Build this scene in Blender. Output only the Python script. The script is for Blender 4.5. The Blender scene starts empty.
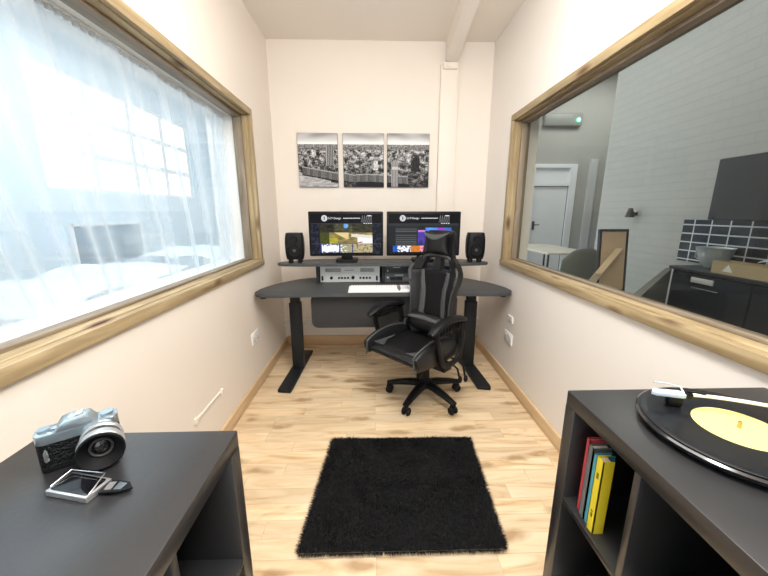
import bpy, bmesh, math, random
from mathutils import Vector, Matrix, noise as mnoise
from math import sin, cos, pi, atan, sqrt, radians
random.seed(7)
S = bpy.context.scene
COL = S.collection

# ------------------------------------------------------------------ materials
def new_mat(name):
    m = bpy.data.materials.new(name); m.use_nodes = True
    nt = m.node_tree
    return m, nt, nt.nodes['Principled BSDF']
def mat(name, c, rough=.5, metal=0, spec=.5, bump=0, bscale=60, coat=0, var=0, vscale=6):
    m, nt, p = new_mat(name)
    p.inputs['Base Color'].default_value = (*c, 1)
    p.inputs['Roughness'].default_value = rough
    p.inputs['Metallic'].default_value = metal
    p.inputs['Specular IOR Level'].default_value = spec
    p.inputs['Coat Weight'].default_value = coat
    tc = nt.nodes.new('ShaderNodeTexCoord')
    if bump:
        n = nt.nodes.new('ShaderNodeTexNoise'); n.inputs['Scale'].default_value = bscale
        nt.links.new(tc.outputs['Object'], n.inputs['Vector'])
        b = nt.nodes.new('ShaderNodeBump'); b.inputs['Strength'].default_value = bump; b.inputs['Distance'].default_value = .01
        nt.links.new(n.outputs['Fac'], b.inputs['Height']); nt.links.new(b.outputs['Normal'], p.inputs['Normal'])
    if var:
        n = nt.nodes.new('ShaderNodeTexNoise'); n.inputs['Scale'].default_value = vscale
        nt.links.new(tc.outputs['Object'], n.inputs['Vector'])
        r = nt.nodes.new('ShaderNodeMapRange'); r.inputs[3].default_value = 1 - var; r.inputs[4].default_value = 1 + var
        nt.links.new(n.outputs['Fac'], r.inputs[0])
        mx = nt.nodes.new('ShaderNodeVectorMath'); mx.operation = 'SCALE'; mx.inputs[0].default_value = c
        nt.links.new(r.outputs[0], mx.inputs['Scale']); nt.links.new(mx.outputs[0], p.inputs['Base Color'])
    return m
def emit(name, c, s):
    m = bpy.data.materials.new(name); m.use_nodes = True; nt = m.node_tree; nt.nodes.clear()
    e = nt.nodes.new('ShaderNodeEmission'); e.inputs[0].default_value = (*c, 1); e.inputs[1].default_value = s
    o = nt.nodes.new('ShaderNodeOutputMaterial'); nt.links.new(e.outputs[0], o.inputs[0]); return m
def attr_mat(name, emission=0, rough=.6):
    m, nt, p = new_mat(name)
    a = nt.nodes.new('ShaderNodeVertexColor'); a.layer_name = 'Col'
    if emission:
        nt.links.new(a.outputs[0], p.inputs['Emission Color']); p.inputs['Emission Strength'].default_value = emission
        p.inputs['Base Color'].default_value = (.004, .004, .005, 1); p.inputs['Roughness'].default_value = .5; p.inputs['Specular IOR Level'].default_value = .1
    else:
        nt.links.new(a.outputs[0], p.inputs['Base Color']); p.inputs['Roughness'].default_value = rough; p.inputs['Specular IOR Level'].default_value = .15
    return m
def glass_mat(name, refl=.1, tint=(1, 1, 1), haze=0):
    m = bpy.data.materials.new(name); m.use_nodes = True; nt = m.node_tree; nt.nodes.clear()
    t = nt.nodes.new('ShaderNodeBsdfTransparent'); t.inputs[0].default_value = (*tint, 1)
    g = nt.nodes.new('ShaderNodeBsdfGlossy'); g.inputs['Roughness'].default_value = .03
    mx = nt.nodes.new('ShaderNodeMixShader'); mx.inputs[0].default_value = refl
    nt.links.new(t.outputs[0], mx.inputs[1]); nt.links.new(g.outputs[0], mx.inputs[2])
    out = mx
    if haze:
        d = nt.nodes.new('ShaderNodeBsdfDiffuse'); d.inputs[0].default_value = (.8, .82, .8, 1)
        m2 = nt.nodes.new('ShaderNodeMixShader'); m2.inputs[0].default_value = haze
        nt.links.new(mx.outputs[0], m2.inputs[1]); nt.links.new(d.outputs[0], m2.inputs[2]); out = m2
    o = nt.nodes.new('ShaderNodeOutputMaterial'); nt.links.new(out.outputs[0], o.inputs[0]); return m
def wood(name, c1, c2, c3, axis='Y', rough=.5, scale=1.0, knots=True):
    m, nt, p = new_mat(name); N = nt.nodes; L = nt.links
    tc = N.new('ShaderNodeTexCoord'); mp = N.new('ShaderNodeMapping')
    s = {'X': (1.2, 14, 14), 'Y': (14, 1.2, 14), 'Z': (14, 14, 1.2)}[axis]
    mp.inputs['Scale'].default_value = tuple(k * scale for k in s)
    L.new(tc.outputs['Object'], mp.inputs[0])
    n = N.new('ShaderNodeTexNoise'); n.inputs['Scale'].default_value = 2.2; n.inputs['Detail'].default_value = 6; n.inputs['Distortion'].default_value = .7
    L.new(mp.outputs[0], n.inputs['Vector'])
    r = N.new('ShaderNodeValToRGB'); e = r.color_ramp.elements
    e[0].position = .3; e[0].color = (*c1, 1); e[1].position = .68; e[1].color = (*c2, 1)
    L.new(n.outputs['Fac'], r.inputs[0]); colr = r.outputs[0]
    if knots:
        mk = N.new('ShaderNodeMapping'); k = {'X': (3, 9, 9), 'Y': (9, 3, 9), 'Z': (9, 9, 3)}[axis]
        mk.inputs['Scale'].default_value = k; mk.inputs['Location'].default_value = (.3, .9, .2)
        L.new(tc.outputs['Object'], mk.inputs[0])
        v = N.new('ShaderNodeTexVoronoi'); v.inputs['Scale'].default_value = .9; L.new(mk.outputs[0], v.inputs['Vector'])
        kr = N.new('ShaderNodeValToRGB'); ke = kr.color_ramp.elements
        ke[0].position = .07; ke[0].color = (1, 1, 1, 1); ke[1].position = .2; ke[1].color = (0, 0, 0, 1)
        L.new(v.outputs['Distance'], kr.inputs[0])
        mx = N.new('ShaderNodeMix'); mx.data_type = 'RGBA'; L.new(kr.outputs[0], mx.inputs[0]); L.new(colr, mx.inputs[6]); mx.inputs[7].default_value = (*c3, 1)
        colr = mx.outputs[2]
    L.new(colr, p.inputs['Base Color']); p.inputs['Roughness'].default_value = rough
    b = N.new('ShaderNodeBump'); b.inputs['Strength'].default_value = .15; b.inputs['Distance'].default_value = .003
    L.new(n.outputs['Fac'], b.inputs['Height']); L.new(b.outputs[0], p.inputs['Normal'])
    return m
def brick_mat(name, c1, c2, mortar, bw, bh, ms, rough, plane='YZ', bump=.3, offset=.5):
    m, nt, p = new_mat(name); N = nt.nodes; L = nt.links
    tc = N.new('ShaderNodeTexCoord'); sp = N.new('ShaderNodeSeparateXYZ'); cb = N.new('ShaderNodeCombineXYZ')
    L.new(tc.outputs['Object'], sp.inputs[0])
    L.new(sp.outputs[plane[0]], cb.inputs['X']); L.new(sp.outputs[plane[1]], cb.inputs['Y'])
    b = N.new('ShaderNodeTexBrick'); L.new(cb.outputs[0], b.inputs['Vector']); b.offset = offset
    b.inputs['Color1'].default_value = (*c1, 1); b.inputs['Color2'].default_value = (*c2, 1); b.inputs['Mortar'].default_value = (*mortar, 1)
    b.inputs['Scale'].default_value = 1; b.inputs['Mortar Size'].default_value = ms; b.inputs['Brick Width'].default_value = bw; b.inputs['Row Height'].default_value = bh
    L.new(b.outputs['Color'], p.inputs['Base Color']); p.inputs['Roughness'].default_value = rough
    bp = N.new('ShaderNodeBump'); bp.inputs['Strength'].default_value = bump; bp.inputs['Distance'].default_value = .004; bp.invert = True
    L.new(b.outputs['Fac'], bp.inputs['Height']); L.new(bp.outputs[0], p.inputs['Normal'])
    return m
def floor_mat():
    m, nt, p = new_mat('floor_laminate'); N = nt.nodes; L = nt.links
    tc = N.new('ShaderNodeTexCoord')
    b = N.new('ShaderNodeTexBrick'); L.new(tc.outputs['Object'], b.inputs['Vector']); b.offset = .37; b.offset_frequency = 2; b.squash = 1.35; b.squash_frequency = 3
    b.inputs['Color1'].default_value = (0, 0, 0, 1); b.inputs['Color2'].default_value = (1, 1, 1, 1); b.inputs['Mortar'].default_value = (.0, .0, .0, 1)
    b.inputs['Scale'].default_value = 1; b.inputs['Mortar Size'].default_value = .0012; b.inputs['Brick Width'].default_value = .47; b.inputs['Row Height'].default_value = .085
    b.inputs['Bias'].default_value = 0
    # per-plank offset for the grain
    add = N.new('ShaderNodeVectorMath'); add.operation = 'MULTIPLY_ADD'; add.inputs[1].default_value = (7, 3, 5)
    L.new(b.outputs['Color'], add.inputs[0]); L.new(tc.outputs['Object'], add.inputs[2])
    mp = N.new('ShaderNodeMapping'); mp.inputs['Scale'].default_value = (1.6, 10, 1); L.new(add.outputs[0], mp.inputs[0])
    n = N.new('ShaderNodeTexNoise'); n.inputs['Scale'].default_value = 1.7; n.inputs['Detail'].default_value = 7; n.inputs['Distortion'].default_value = 1.2
    L.new(mp.outputs[0], n.inputs['Vector'])
    r = N.new('ShaderNodeValToRGB'); cr = r.color_ramp; e = cr.elements
    e[0].position = .27; e[0].color = (.46, .29, .14, 1); e[1].position = .72; e[1].color = (.80, .65, .46, 1)
    x = e.new(.42); x.color = (.69, .51, .31, 1); x = e.new(.55); x.color = (.76, .60, .40, 1)
    L.new(n.outputs['Fac'], r.inputs[0])
    hs = N.new('ShaderNodeHueSaturation'); L.new(r.outputs[0], hs.inputs['Color'])
    mr = N.new('ShaderNodeMapRange'); mr.inputs[3].default_value = .86; mr.inputs[4].default_value = 1.06; L.new(b.outputs['Color'], mr.inputs[0]); L.new(mr.outputs[0], hs.inputs['Value'])
    # knots
    mk = N.new('ShaderNodeMapping'); mk.inputs['Scale'].default_value = (2.2, 6.5, 1); L.new(tc.outputs['Object'], mk.inputs[0])
    nd = N.new('ShaderNodeTexNoise'); nd.inputs['Scale'].default_value = 9; L.new(tc.outputs['Object'], nd.inputs['Vector'])
    av = N.new('ShaderNodeVectorMath'); av.operation = 'MULTIPLY_ADD'; av.inputs[1].default_value = (.35, .35, 0)
    L.new(nd.outputs['Color'], av.inputs[0]); L.new(mk.outputs[0], av.inputs[2])
    v = N.new('ShaderNodeTexVoronoi'); v.inputs['Scale'].default_value = .8; v.voronoi_dimensions = '2D'; L.new(av.outputs[0], v.inputs['Vector'])
    kr = N.new('ShaderNodeValToRGB'); ke = kr.color_ramp.elements
    ke[0].position = .05; ke[0].color = (.75, .75, .75, 1); ke[1].position = .17; ke[1].color = (0, 0, 0, 1); L.new(v.outputs['Distance'], kr.inputs[0])
    mx = N.new('ShaderNodeMix'); mx.data_type = 'RGBA'; L.new(kr.outputs[0], mx.inputs[0]); L.new(hs.outputs[0], mx.inputs[6]); mx.inputs[7].default_value = (.33, .19, .08, 1)
    mm = N.new('ShaderNodeMix'); mm.data_type = 'RGBA'; mf = N.new('ShaderNodeMath'); mf.operation = 'MULTIPLY'; mf.inputs[1].default_value = .25
    L.new(b.outputs['Fac'], mf.inputs[0]); L.new(mf.outputs[0], mm.inputs[0]); L.new(mx.outputs[2], mm.inputs[6]); mm.inputs[7].default_value = (.3, .18, .09, 1)
    L.new(mm.outputs[2], p.inputs['Base Color']); p.inputs['Roughness'].default_value = .33
    return m

M = {}
M['wall'] = mat('wall_paint', (.82, .755, .685), .75, bump=.06, bscale=220, var=.02, vscale=2)
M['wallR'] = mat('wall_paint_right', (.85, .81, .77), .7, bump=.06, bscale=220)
M['ceil'] = mat('ceiling_paint', (.82, .77, .71), .85, bump=.05, bscale=150)
M['trimw'] = mat('white_gloss_paint', (.85, .84, .82), .35)
M['floor'] = floor_mat()
WL = ((.36, .25, .12), (.58, .44, .26), (.13, .06, .025))
M['woodY'] = wood('pine_trim_along', (.28, .20, .10), (.48, .375, .22), (.12, .06, .028), 'Y')
M['woodZ'] = wood('pine_trim_upright', (.28, .20, .10), (.48, .375, .22), (.12, .06, .028), 'Z')
M['greyY'] = wood('weathered_pine_along', (.17, .13, .09), (.32, .26, .19), (.1, .06, .03), 'Y', knots=False)
M['greyZ'] = wood('weathered_pine_upright', (.17, .13, .09), (.32, .26, .19), (.1, .06, .03), 'Z', knots=False)
M['baseY'] = wood('skirting_wood_y', (.60, .42, .23), (.76, .58, .37), (.3, .16, .06), 'Y', scale=.6, knots=False)
M['baseX'] = wood('skirting_wood_x', (.56, .36, .19), (.70, .49, .29), (.3, .16, .06), 'X', scale=.6, knots=False)
M['blk'] = mat('black_plastic', (.006, .006, .007), .45, spec=.22)
M['blkm'] = mat('black_matte', (.006, .006, .007), .7, spec=.25)
M['blkg'] = mat('black_gloss', (.006, .006, .008), .12, coat=.5)
M['cab'] = mat('cabinet_black_brown', (.020, .020, .022), .33, spec=.8, bump=.03, bscale=90)
M['desk'] = mat('desk_charcoal', (.052, .056, .060), .5, bump=.03, bscale=200)
M['desk2'] = mat('desk_panel_charcoal', (.042, .044, .047), .6, spec=.3)
M['legm'] = mat('desk_leg_steel', (.012, .014, .016), .5, spec=.3)
M['pu'] = mat('faux_leather_black', (.009, .009, .010), .42, spec=.35, bump=.12, bscale=130)
M['pug'] = mat('faux_leather_grey', (.065, .067, .07), .5, spec=.35, bump=.12, bscale=130)
M['mesh'] = mat('chair_centre_fabric', (.006, .006, .007), .75, spec=.2, bump=.2, bscale=300)
M['silver'] = mat('brushed_silver', (.62, .64, .66), .32, metal=.8)
M['silverp'] = mat('silver_panel', (.74, .75, .74), .45, metal=.15)
M['chrome'] = mat('chrome', (.8, .82, .85), .14, metal=1)
M['camsil'] = mat('camera_satin_silver', (.42, .50, .55), .3, metal=.9)
M['leath'] = mat('camera_leatherette', (.006, .008, .009), .5, spec=.2, bump=.9, bscale=260)
M['white'] = mat('white_plastic', (.85, .85, .84), .4)
M['key'] = mat('key_white', (.9, .9, .9), .45)
M['glassL'] = glass_mat('clear_glass', .05)
M['glassR'] = glass_mat('grey_glass', .014, (.84, .84, .815), haze=.005)
M['rug'] = mat('black_pile', (.006, .006, .007), .8, spec=.25)
M['red'] = mat('cover_red', (.62, .06, .08), .5)
M['greyb'] = mat('cover_grey', (.16, .16, .17), .55)
M['teal'] = mat('cover_teal', (.09, .42, .52), .5)
M['yel'] = mat('cover_yellow', (.85, .68, .03), .5)
M['page'] = mat('book_pages', (.75, .7, .6), .8)
M['lab'] = mat('record_label_yellow', (.84, .75, .24), .6)
M['brass'] = mat('spindle_brass', (.5, .38, .2), .3, metal=.9)
M['kraft'] = mat('kraft_board', (.66, .50, .33), .8, var=.1)
M['tape'] = mat('packing_tape', (.75, .70, .62), .3, var=.2, vscale=30)
M['groom'] = mat('grey_green_wall', (.40, .40, .37), .8, var=.06, vscale=1.2)
M['groom2'] = mat('pale_grey_trim', (.55, .56, .55), .6)
M['gfloor'] = mat('grey_floor', (.25, .25, .24), .6)
M['dkcab'] = mat('dark_blue_cabinet', (.018, .024, .036), .45)
M['olive'] = mat('olive_grey_panel', (.17, .17, .15), .6)
M['chairg'] = mat('grey_green_plastic', (.22, .24, .22), .5)
M['dgrey'] = mat('dark_grey_frame', (.05, .05, .055), .5)
M['tabtop'] = mat('pale_table_top', (.62, .58, .50), .4)
M['doorw'] = mat('door_white', (.80, .82, .84), .45)
M['steel'] = mat('steel', (.5, .5, .52), .25, metal=1)
M['tray'] = mat('tray_card', (.48, .38, .22), .6)
M['blw'] = mat('pale_blue_wall', (.62, .72, .78), .8)
M['bluec'] = mat('slate_board', (.16, .24, .30), .6)
M['cloth'] = mat('white_cloth', (.62, .69, .74), .85, var=.1, vscale=5)
M['led'] = emit('green_led', (.1, 1, .5), 9)
M['bluel'] = mat('pale_blue_plastic', (.55, .66, .8), .35)
M['tile'] = brick_mat('black_tile', (.018, .022, .035), (.03, .036, .05), (.72, .75, .78), .15, .075, .0055, .15, 'YZ', bump=.4, offset=0)
M['wbrick'] = brick_mat('grey_painted_brick', (.43, .435, .41), (.42, .425, .40), (.39, .395, .375), .22, .075, .006, .5, 'YZ', bump=.45)
def vinyl():
    m, nt, p = new_mat('record_vinyl'); N = nt.nodes; L = nt.links
    p.inputs['Base Color'].default_value = (.008, .009, .012, 1); p.inputs['Roughness'].default_value = .25
    tc = N.new('ShaderNodeTexCoord'); w = N.new('ShaderNodeTexWave'); w.wave_type = 'RINGS'; w.rings_direction = 'Z'; w.inputs['Scale'].default_value = 160
    L.new(tc.outputs['Object'], w.inputs['Vector'])
    b = N.new('ShaderNodeBump'); b.inputs['Strength'].default_value = .25; b.inputs['Distance'].default_value = .0005
    L.new(w.outputs['Fac'], b.inputs['Height']); L.new(b.outputs[0], p.inputs['Normal']); return m
M['vinyl'] = vinyl()
def sheer():
    m = bpy.data.materials.new('sheer_white_voile'); m.use_nodes = True; nt = m.node_tree; nt.nodes.clear(); N = nt.nodes; L = nt.links
    t = N.new('ShaderNodeBsdfTransparent'); tl = N.new('ShaderNodeBsdfTranslucent'); d = N.new('ShaderNodeBsdfDiffuse')
    tl.inputs[0].default_value = (.86, .93, .97, 1); d.inputs[0].default_value = (.86, .92, .96, 1)
    a = N.new('ShaderNodeMixShader'); a.inputs[0].default_value = .45; L.new(tl.outputs[0], a.inputs[1]); L.new(d.outputs[0], a.inputs[2])
    lw = N.new('ShaderNodeLayerWeight'); lw.inputs[0].default_value = .45
    mr = N.new('ShaderNodeMapRange'); mr.inputs[3].default_value = .22; mr.inputs[4].default_value = 1.0; L.new(lw.outputs['Facing'], mr.inputs[0])
    b = N.new('ShaderNodeMixShader'); L.new(mr.outputs[0], b.inputs[0]); L.new(t.outputs[0], b.inputs[1]); L.new(a.outputs[0], b.inputs[2])
    o = N.new('ShaderNodeOutputMaterial'); L.new(b.outputs[0], o.inputs[0]); return m
M['sheer'] = sheer()
M['art'] = attr_mat('city_photo_print', 0, .5)
M['screen'] = attr_mat('screen_picture', .8)
M['scrdim'] = emit('screen_grey_mark', (.16, .16, .17), 1)
M['scrtxt'] = emit('screen_white_text', (.8, .8, .82), .9)
M['scrcirc'] = emit('screen_grey_disc', (.62, .62, .62), .9)

# ------------------------------------------------------------------ mesh builder
class MB:
    def __init__(s): s.bm = bmesh.new()
    def _new(s, verts, faces, T=None):
        vs = [s.bm.verts.new((T @ Vector(v)) if T else v) for v in verts]
        fs = []
        for f in faces:
            try: fs.append(s.bm.faces.new([vs[i] for i in f]))
            except ValueError: pass
        return vs, fs
    def box(s, x0, x1, y0, y1, z0, z1, bev=0, T=None, seg=2):
        v = [(x0,y0,z0),(x1,y0,z0),(x1,y1,z0),(x0,y1,z0),(x0,y0,z1),(x1,y0,z1),(x1,y1,z1),(x0,y1,z1)]
        f = [(0,3,2,1),(4,5,6,7),(0,1,5,4),(1,2,6,5),(2,3,7,6),(3,0,4,7)]
        vs, fs = s._new(v, f, T)
        if bev:
            ed = {e for q in fs for e in q.edges}
            bmesh.ops.bevel(s.bm, geom=list(ed), offset=bev, segments=seg, profile=.5, affect='EDGES')
        return s
    def ring_loft(s, rings, cap=True, closed=True, T=None):
        n = len(rings[0]); v = [p for r in rings for p in r]; f = []
        for i in range(len(rings) - 1):
            for j in range(n if closed else n - 1):
                a = i * n + j; b = i * n + (j + 1) % n
                f.append((a, b, b + n, a + n))
        if cap and closed:
            f.append(tuple(reversed(range(n)))); f.append(tuple(range((len(rings) - 1) * n, len(rings) * n)))
        s._new(v, f, T); return s
    def tube(s, pts, r, n=12, ry=None, up=(0, 0, 1), T=None):
        pts = [Vector(p) for p in pts]; m = len(pts)
        if not isinstance(r, (list, tuple)): r = [r] * m
        if ry is None: ry = r
        elif not isinstance(ry, (list, tuple)): ry = [ry] * m
        rings = []; up = Vector(up); prev = None
        for i, p in enumerate(pts):
            d = (pts[min(i + 1, m - 1)] - pts[max(i - 1, 0)]).normalized()
            if prev is None:
                u = up if abs(d.dot(up)) < .95 else Vector((1, 0, 0))
                a = d.cross(u).normalized()
            else:
                a = (prev - d * prev.dot(d)).normalized()
            prev = a; b = a.cross(d).normalized()
            rings.append([p + a * (cos(2*pi*k/n) * r[i]) + b * (sin(2*pi*k/n) * ry[i]) for k in range(n)])
        return s.ring_loft(rings, T=T)
    def cyl(s, p0, p1, r0, r1=None, n=24, T=None):
        return s.tube([p0, p1], [r0, r0 if r1 is None else r1], n, T=T)
    def lathe(s, prof, o=(0, 0, 0), ax=(0, 0, 1), n=48, T=None, cap=True):
        ax = Vector(ax).normalized(); a = ax.orthogonal().normalized(); b = ax.cross(a); o = Vector(o)
        rings = [[o + ax * z + (a * cos(2*pi*k/n) + b * sin(2*pi*k/n)) * max(r, 1e-5) for k in range(n)] for r, z in prof]
        return s.ring_loft(rings, cap=cap, T=T)
    def prism(s, poly, a0, a1, plane='XY', bev=0, T=None, seg=2):
        def P(p, h):
            return {'XY': (p[0], p[1], h), 'XZ': (p[0], h, p[1]), 'YZ': (h, p[0], p[1])}[plane]
        n = len(poly); v = [P(p, a0) for p in poly] + [P(p, a1) for p in poly]
        f = [tuple(reversed(range(n))), tuple(range(n, 2 * n))] + [(i, (i+1) % n, n + (i+1) % n, n + i) for i in range(n)]
        vs, fs = s._new(v, f, T)
        if bev:
            ed = {e for q in fs[:2] for e in q.edges}
            bmesh.ops.bevel(s.bm, geom=list(ed), offset=bev, segments=seg, profile=.5, affect='EDGES')
        return s
    def ell(s, c, r, T=None, nu=20, nv=12, p=1.0):
        rings = []
        f = lambda t: math.copysign(abs(t) ** p, t)
        for i in range(nv + 1):
            ph = -pi/2 + pi * i / nv
            rings.append([(c[0] + r[0]*f(cos(ph))*f(cos(2*pi*k/nu)), c[1] + r[1]*f(cos(ph))*f(sin(2*pi*k/nu)), c[2] + r[2]*f(sin(ph))) for k in range(nu)])
        return s.ring_loft(rings, T=T)
    def grid(s, fn, nu, nv, T=None):
        v = [fn(i / nu, j / nv) for j in range(nv + 1) for i in range(nu + 1)]
        f = [(j*(nu+1)+i, j*(nu+1)+i+1, (j+1)*(nu+1)+i+1, (j+1)*(nu+1)+i) for j in range(nv) for i in range(nu)]
        s._new(v, f, T); return s
    def build(s, name, m, parent=None, smooth=35, loc=None):
        bm = s.bm
        bmesh.ops.remove_doubles(bm, verts=bm.verts, dist=1e-6)
        bmesh.ops.recalc_face_normals(bm, faces=bm.faces)
        me = bpy.data.meshes.new(name); bm.to_mesh(me); bm.free()
        me.materials.append(M[m] if isinstance(m, str) else m)
        if smooth:
            for p in me.polygons: p.use_smooth = True
            me.set_sharp_from_angle(angle=radians(smooth))
        o = bpy.data.objects.new(name, me); COL.objects.link(o)
        if parent: o.parent = parent
        if loc: o.location = loc
        return o
def tag(o, label=None, cat=None, group=None, kind=None):
    if label: o['label'] = label
    if cat: o['category'] = cat
    if group: o['group'] = group
    if kind: o['kind'] = kind
    return o
def thing(name, loc, label, cat, rz=0, group=None):
    o = bpy.data.objects.new(name, None); COL.objects.link(o)
    o.location = loc; o.rotation_euler = (0, 0, rz); o.empty_display_size = .05
    return tag(o, label, cat, group)
def copy_tree(o, parent=None):
    c = o.copy(); COL.objects.link(c)
    if parent: c.parent = parent
    for ch in [x for x in bpy.data.objects if x.parent == o]: copy_tree(ch, c)
    return c
def struct(o): o['kind'] = 'structure'; return o
def B(name, m, *a, parent=None, bev=0): return MB().box(*a, bev=bev).build(name, m, parent)
def arc(cx, cy, r, a0, a1, n): return [(cx + r*cos(radians(a0+(a1-a0)*i/n)), cy + r*sin(radians(a0+(a1-a0)*i/n))) for i in range(n+1)]
def rrect(x0, x1, y0, y1, r, n=5):
    return arc(x1-r, y0+r, r, -90, 0, n) + arc(x1-r, y1-r, r, 0, 90, n) + arc(x0+r, y1-r, r, 90, 180, n) + arc(x0+r, y0+r, r, 180, 270, n)
def color_grid(name, w, h, nu, nv, fn, m, parent, T, loc=None):
    """flat picture of coloured cells in local XZ, facing -Y"""
    me = bpy.data.meshes.new(name)
    v = [T @ Vector((w*(i/nu-.5), 0, h*(.5-j/nv))) for j in range(nv+1) for i in range(nu+1)]
    f = [((j+1)*(nu+1)+i, (j+1)*(nu+1)+i+1, j*(nu+1)+i+1, j*(nu+1)+i) for j in range(nv) for i in range(nu)]
    me.from_pydata([tuple(q) for q in v], [], f)
    ca = me.color_attributes.new('Col', 'FLOAT_COLOR', 'CORNER')
    k = 0
    for j in range(nv):
        for i in range(nu):
            c = fn((i+.5)/nu, (j+.5)/nv)
            for _ in range(4): ca.data[k].color = (c[0], c[1], c[2], 1); k += 1
    me.materials.append(M[m]); o = bpy.data.objects.new(name, me); COL.objects.link(o)
    if parent: o.parent = parent
    if loc: o.location = loc
    return o
def text_mesh(name, s, size, m, parent, T, extrude=.0004, align='CENTER'):
    cu = bpy.data.curves.new('t', 'FONT'); cu.body = s; cu.size = size; cu.extrude = extrude; cu.align_x = align; cu.align_y = 'CENTER'; cu.resolution_u = 2
    t = bpy.data.objects.new('t', cu); COL.objects.link(t)
    dg = bpy.context.evaluated_depsgraph_get(); me = bpy.data.meshes.new_from_object(t.evaluated_get(dg))
    bpy.data.objects.remove(t); me.transform(T @ Matrix.Rotation(pi/2, 4, 'X')); me.name = name
    me.materials.clear(); me.materials.append(M[m])
    o = bpy.data.objects.new(name, me); COL.objects.link(o); o.parent = parent; return o
def srgb(r, g, b):
    f = lambda c: ((c/255+.055)/1.055)**2.4 if c > 10 else c/255/12.92
    return (f(r), f(g), f(b))
def nz(x, y, z=0): return mnoise.noise(Vector((x, y, z)))

# ------------------------------------------------------------------ the room
XL, XR, YB, ZC, YF = -.892, 1.035, 3.165, 2.71, -1.5
TL, TR = .30, .20                       # wall thicknesses at the windows
struct(B('floor', 'floor', XL, XR, YF, YB, -.05, 0))
struct(B('ceiling', 'ceil', XL-.3, XR+.2, YF, YB+.15, ZC, ZC+.1))
struct(B('wall_back', 'wall', XL-.3, XR+.2, YB, YB+.15, -.05, ZC))
WZ0, WZ1, WY0, WY1 = .945, 1.985, -.9, 2.60        # the left opening, inside the timber
m = MB()
m.box(XL-TL, XL, YF, YB, -.05, WZ0-.04).box(XL-TL, XL, YF, YB, WZ1+.04, ZC).box(XL-TL, XL, WY1+.04, YB, WZ0-.04, WZ1+.04).box(XL-TL, XL, YF, WY0-.04, WZ0-.04, WZ1+.04)
struct(m.build('wall_left', 'wall', smooth=0))
RZ0, RZ1, RY0, RY1 = .935, 1.96, -.9, 2.60
m = MB()
m.box(XR, XR+TR, YF, YB, -.05, RZ0-.04).box(XR, XR+TR, YF, YB, RZ1+.04, ZC).box(XR, XR+TR, RY1+.04, YB, RZ0-.04, RZ1+.04).box(XR, XR+TR, YF, RY0-.04, RZ0-.04, RZ1+.04)
struct(m.build('wall_right', 'wallR', smooth=0))
# skirting
def skirt(name, m, x0, x1, y0, y1, h=.085):
    return struct(B(name, m, x0, x1, y0, y1, 0, h, bev=.004))
skirt('baseboard_left', 'baseY', XL, XL+.018, YF, YB)
skirt('baseboard_right', 'baseY', XR-.018, XR, YF, YB)
skirt('baseboard_back', 'baseX', XL+.018, XR-.018, YB-.02, YB, .10)

def window(name, side, X0, z0, z1, y0, y1, T, glass, gx):
    """timber-cased fixed window in a side wall; side=-1 left, +1 right"""
    e = struct(thing(name, (X0, 0, 0), None, None))
    def bx(nm, mt, a0, a1, yy0, yy1, zz0, zz1, bev=.002):
        xs = sorted((side*a0, side*a1))
        return B(nm, mt, xs[0], xs[1], yy0, yy1, zz0, zz1, parent=e, bev=bev)
    f = .045; o = .012   # face width, thickness proud of the wall
    d1, d2 = .05, .11
    for nm, a in (('casing', None),):
        bx('top_casing', 'woodY', -o, .012, y0-f, y1+f, z1, z1+f)
        bx('bottom_casing', 'woodY', -o-.006, .012, y0-f, y1+f, z0-f, z0)
        bx('side_casing', 'woodZ', -o, .012, y1, y1+f, z0, z1)
        bx('side_casing', 'woodZ', -o, .012, y0-f, y0, z0, z1)
    bx('top_lining', 'woodY', .012, d1, y0-.03, y1+.03, z1-.006, z1+.03)
    bx('sill', 'woodY', .012, d1+.06, y0-.03, y1+.03, z0-.035, z0+.004)
    bx('side_lining', 'woodZ', .012, d1, y1-.006, y1+.03, z0, z1)
    bx('side_lining', 'woodZ', .012, d1, y0-.03, y0+.006, z0, z1)
    bx('top_stop', 'greyY', d1, d2, y0-.03, y1+.03, z1-.022, z1+.03)
    bx('side_stop', 'greyZ', d1, d2, y1-.022, y1+.03, z0, z1-.02)
    bx('side_stop', 'greyZ', d1, d2, y0-.03, y0+.022, z0, z1-.02)
    bx('bottom_stop', 'greyY', d1+.012, d2, y0+.022, y1-.022, z0+.004, z0+.016)
    bx('glass_pane', glass, gx, gx+.005, y0+.01, y1-.01, z0+.002, z1-.01, bev=0)
    return e, bx
wl, bxl = window('window_1', -1, XL, WZ0, WZ1, WY0, WY1, TL, 'glassL', .085)
bxl('reveal_board', 'trimw', .11, TL, WY0-.03, WY1+.03, WZ1-.012, WZ1+.03)
bxl('reveal_board', 'trimw', .11, TL, WY1-.01, WY1+.03, WZ0, WZ1-.012)
bxl('reveal_board', 'trimw', .11, TL, WY0-.03, WY1+.03, WZ0-.035, WZ0)
wr, bxr = window('window_2', 1, XR, RZ0, RZ1, RY0, RY1, TR, 'glassR', .085)

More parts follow.
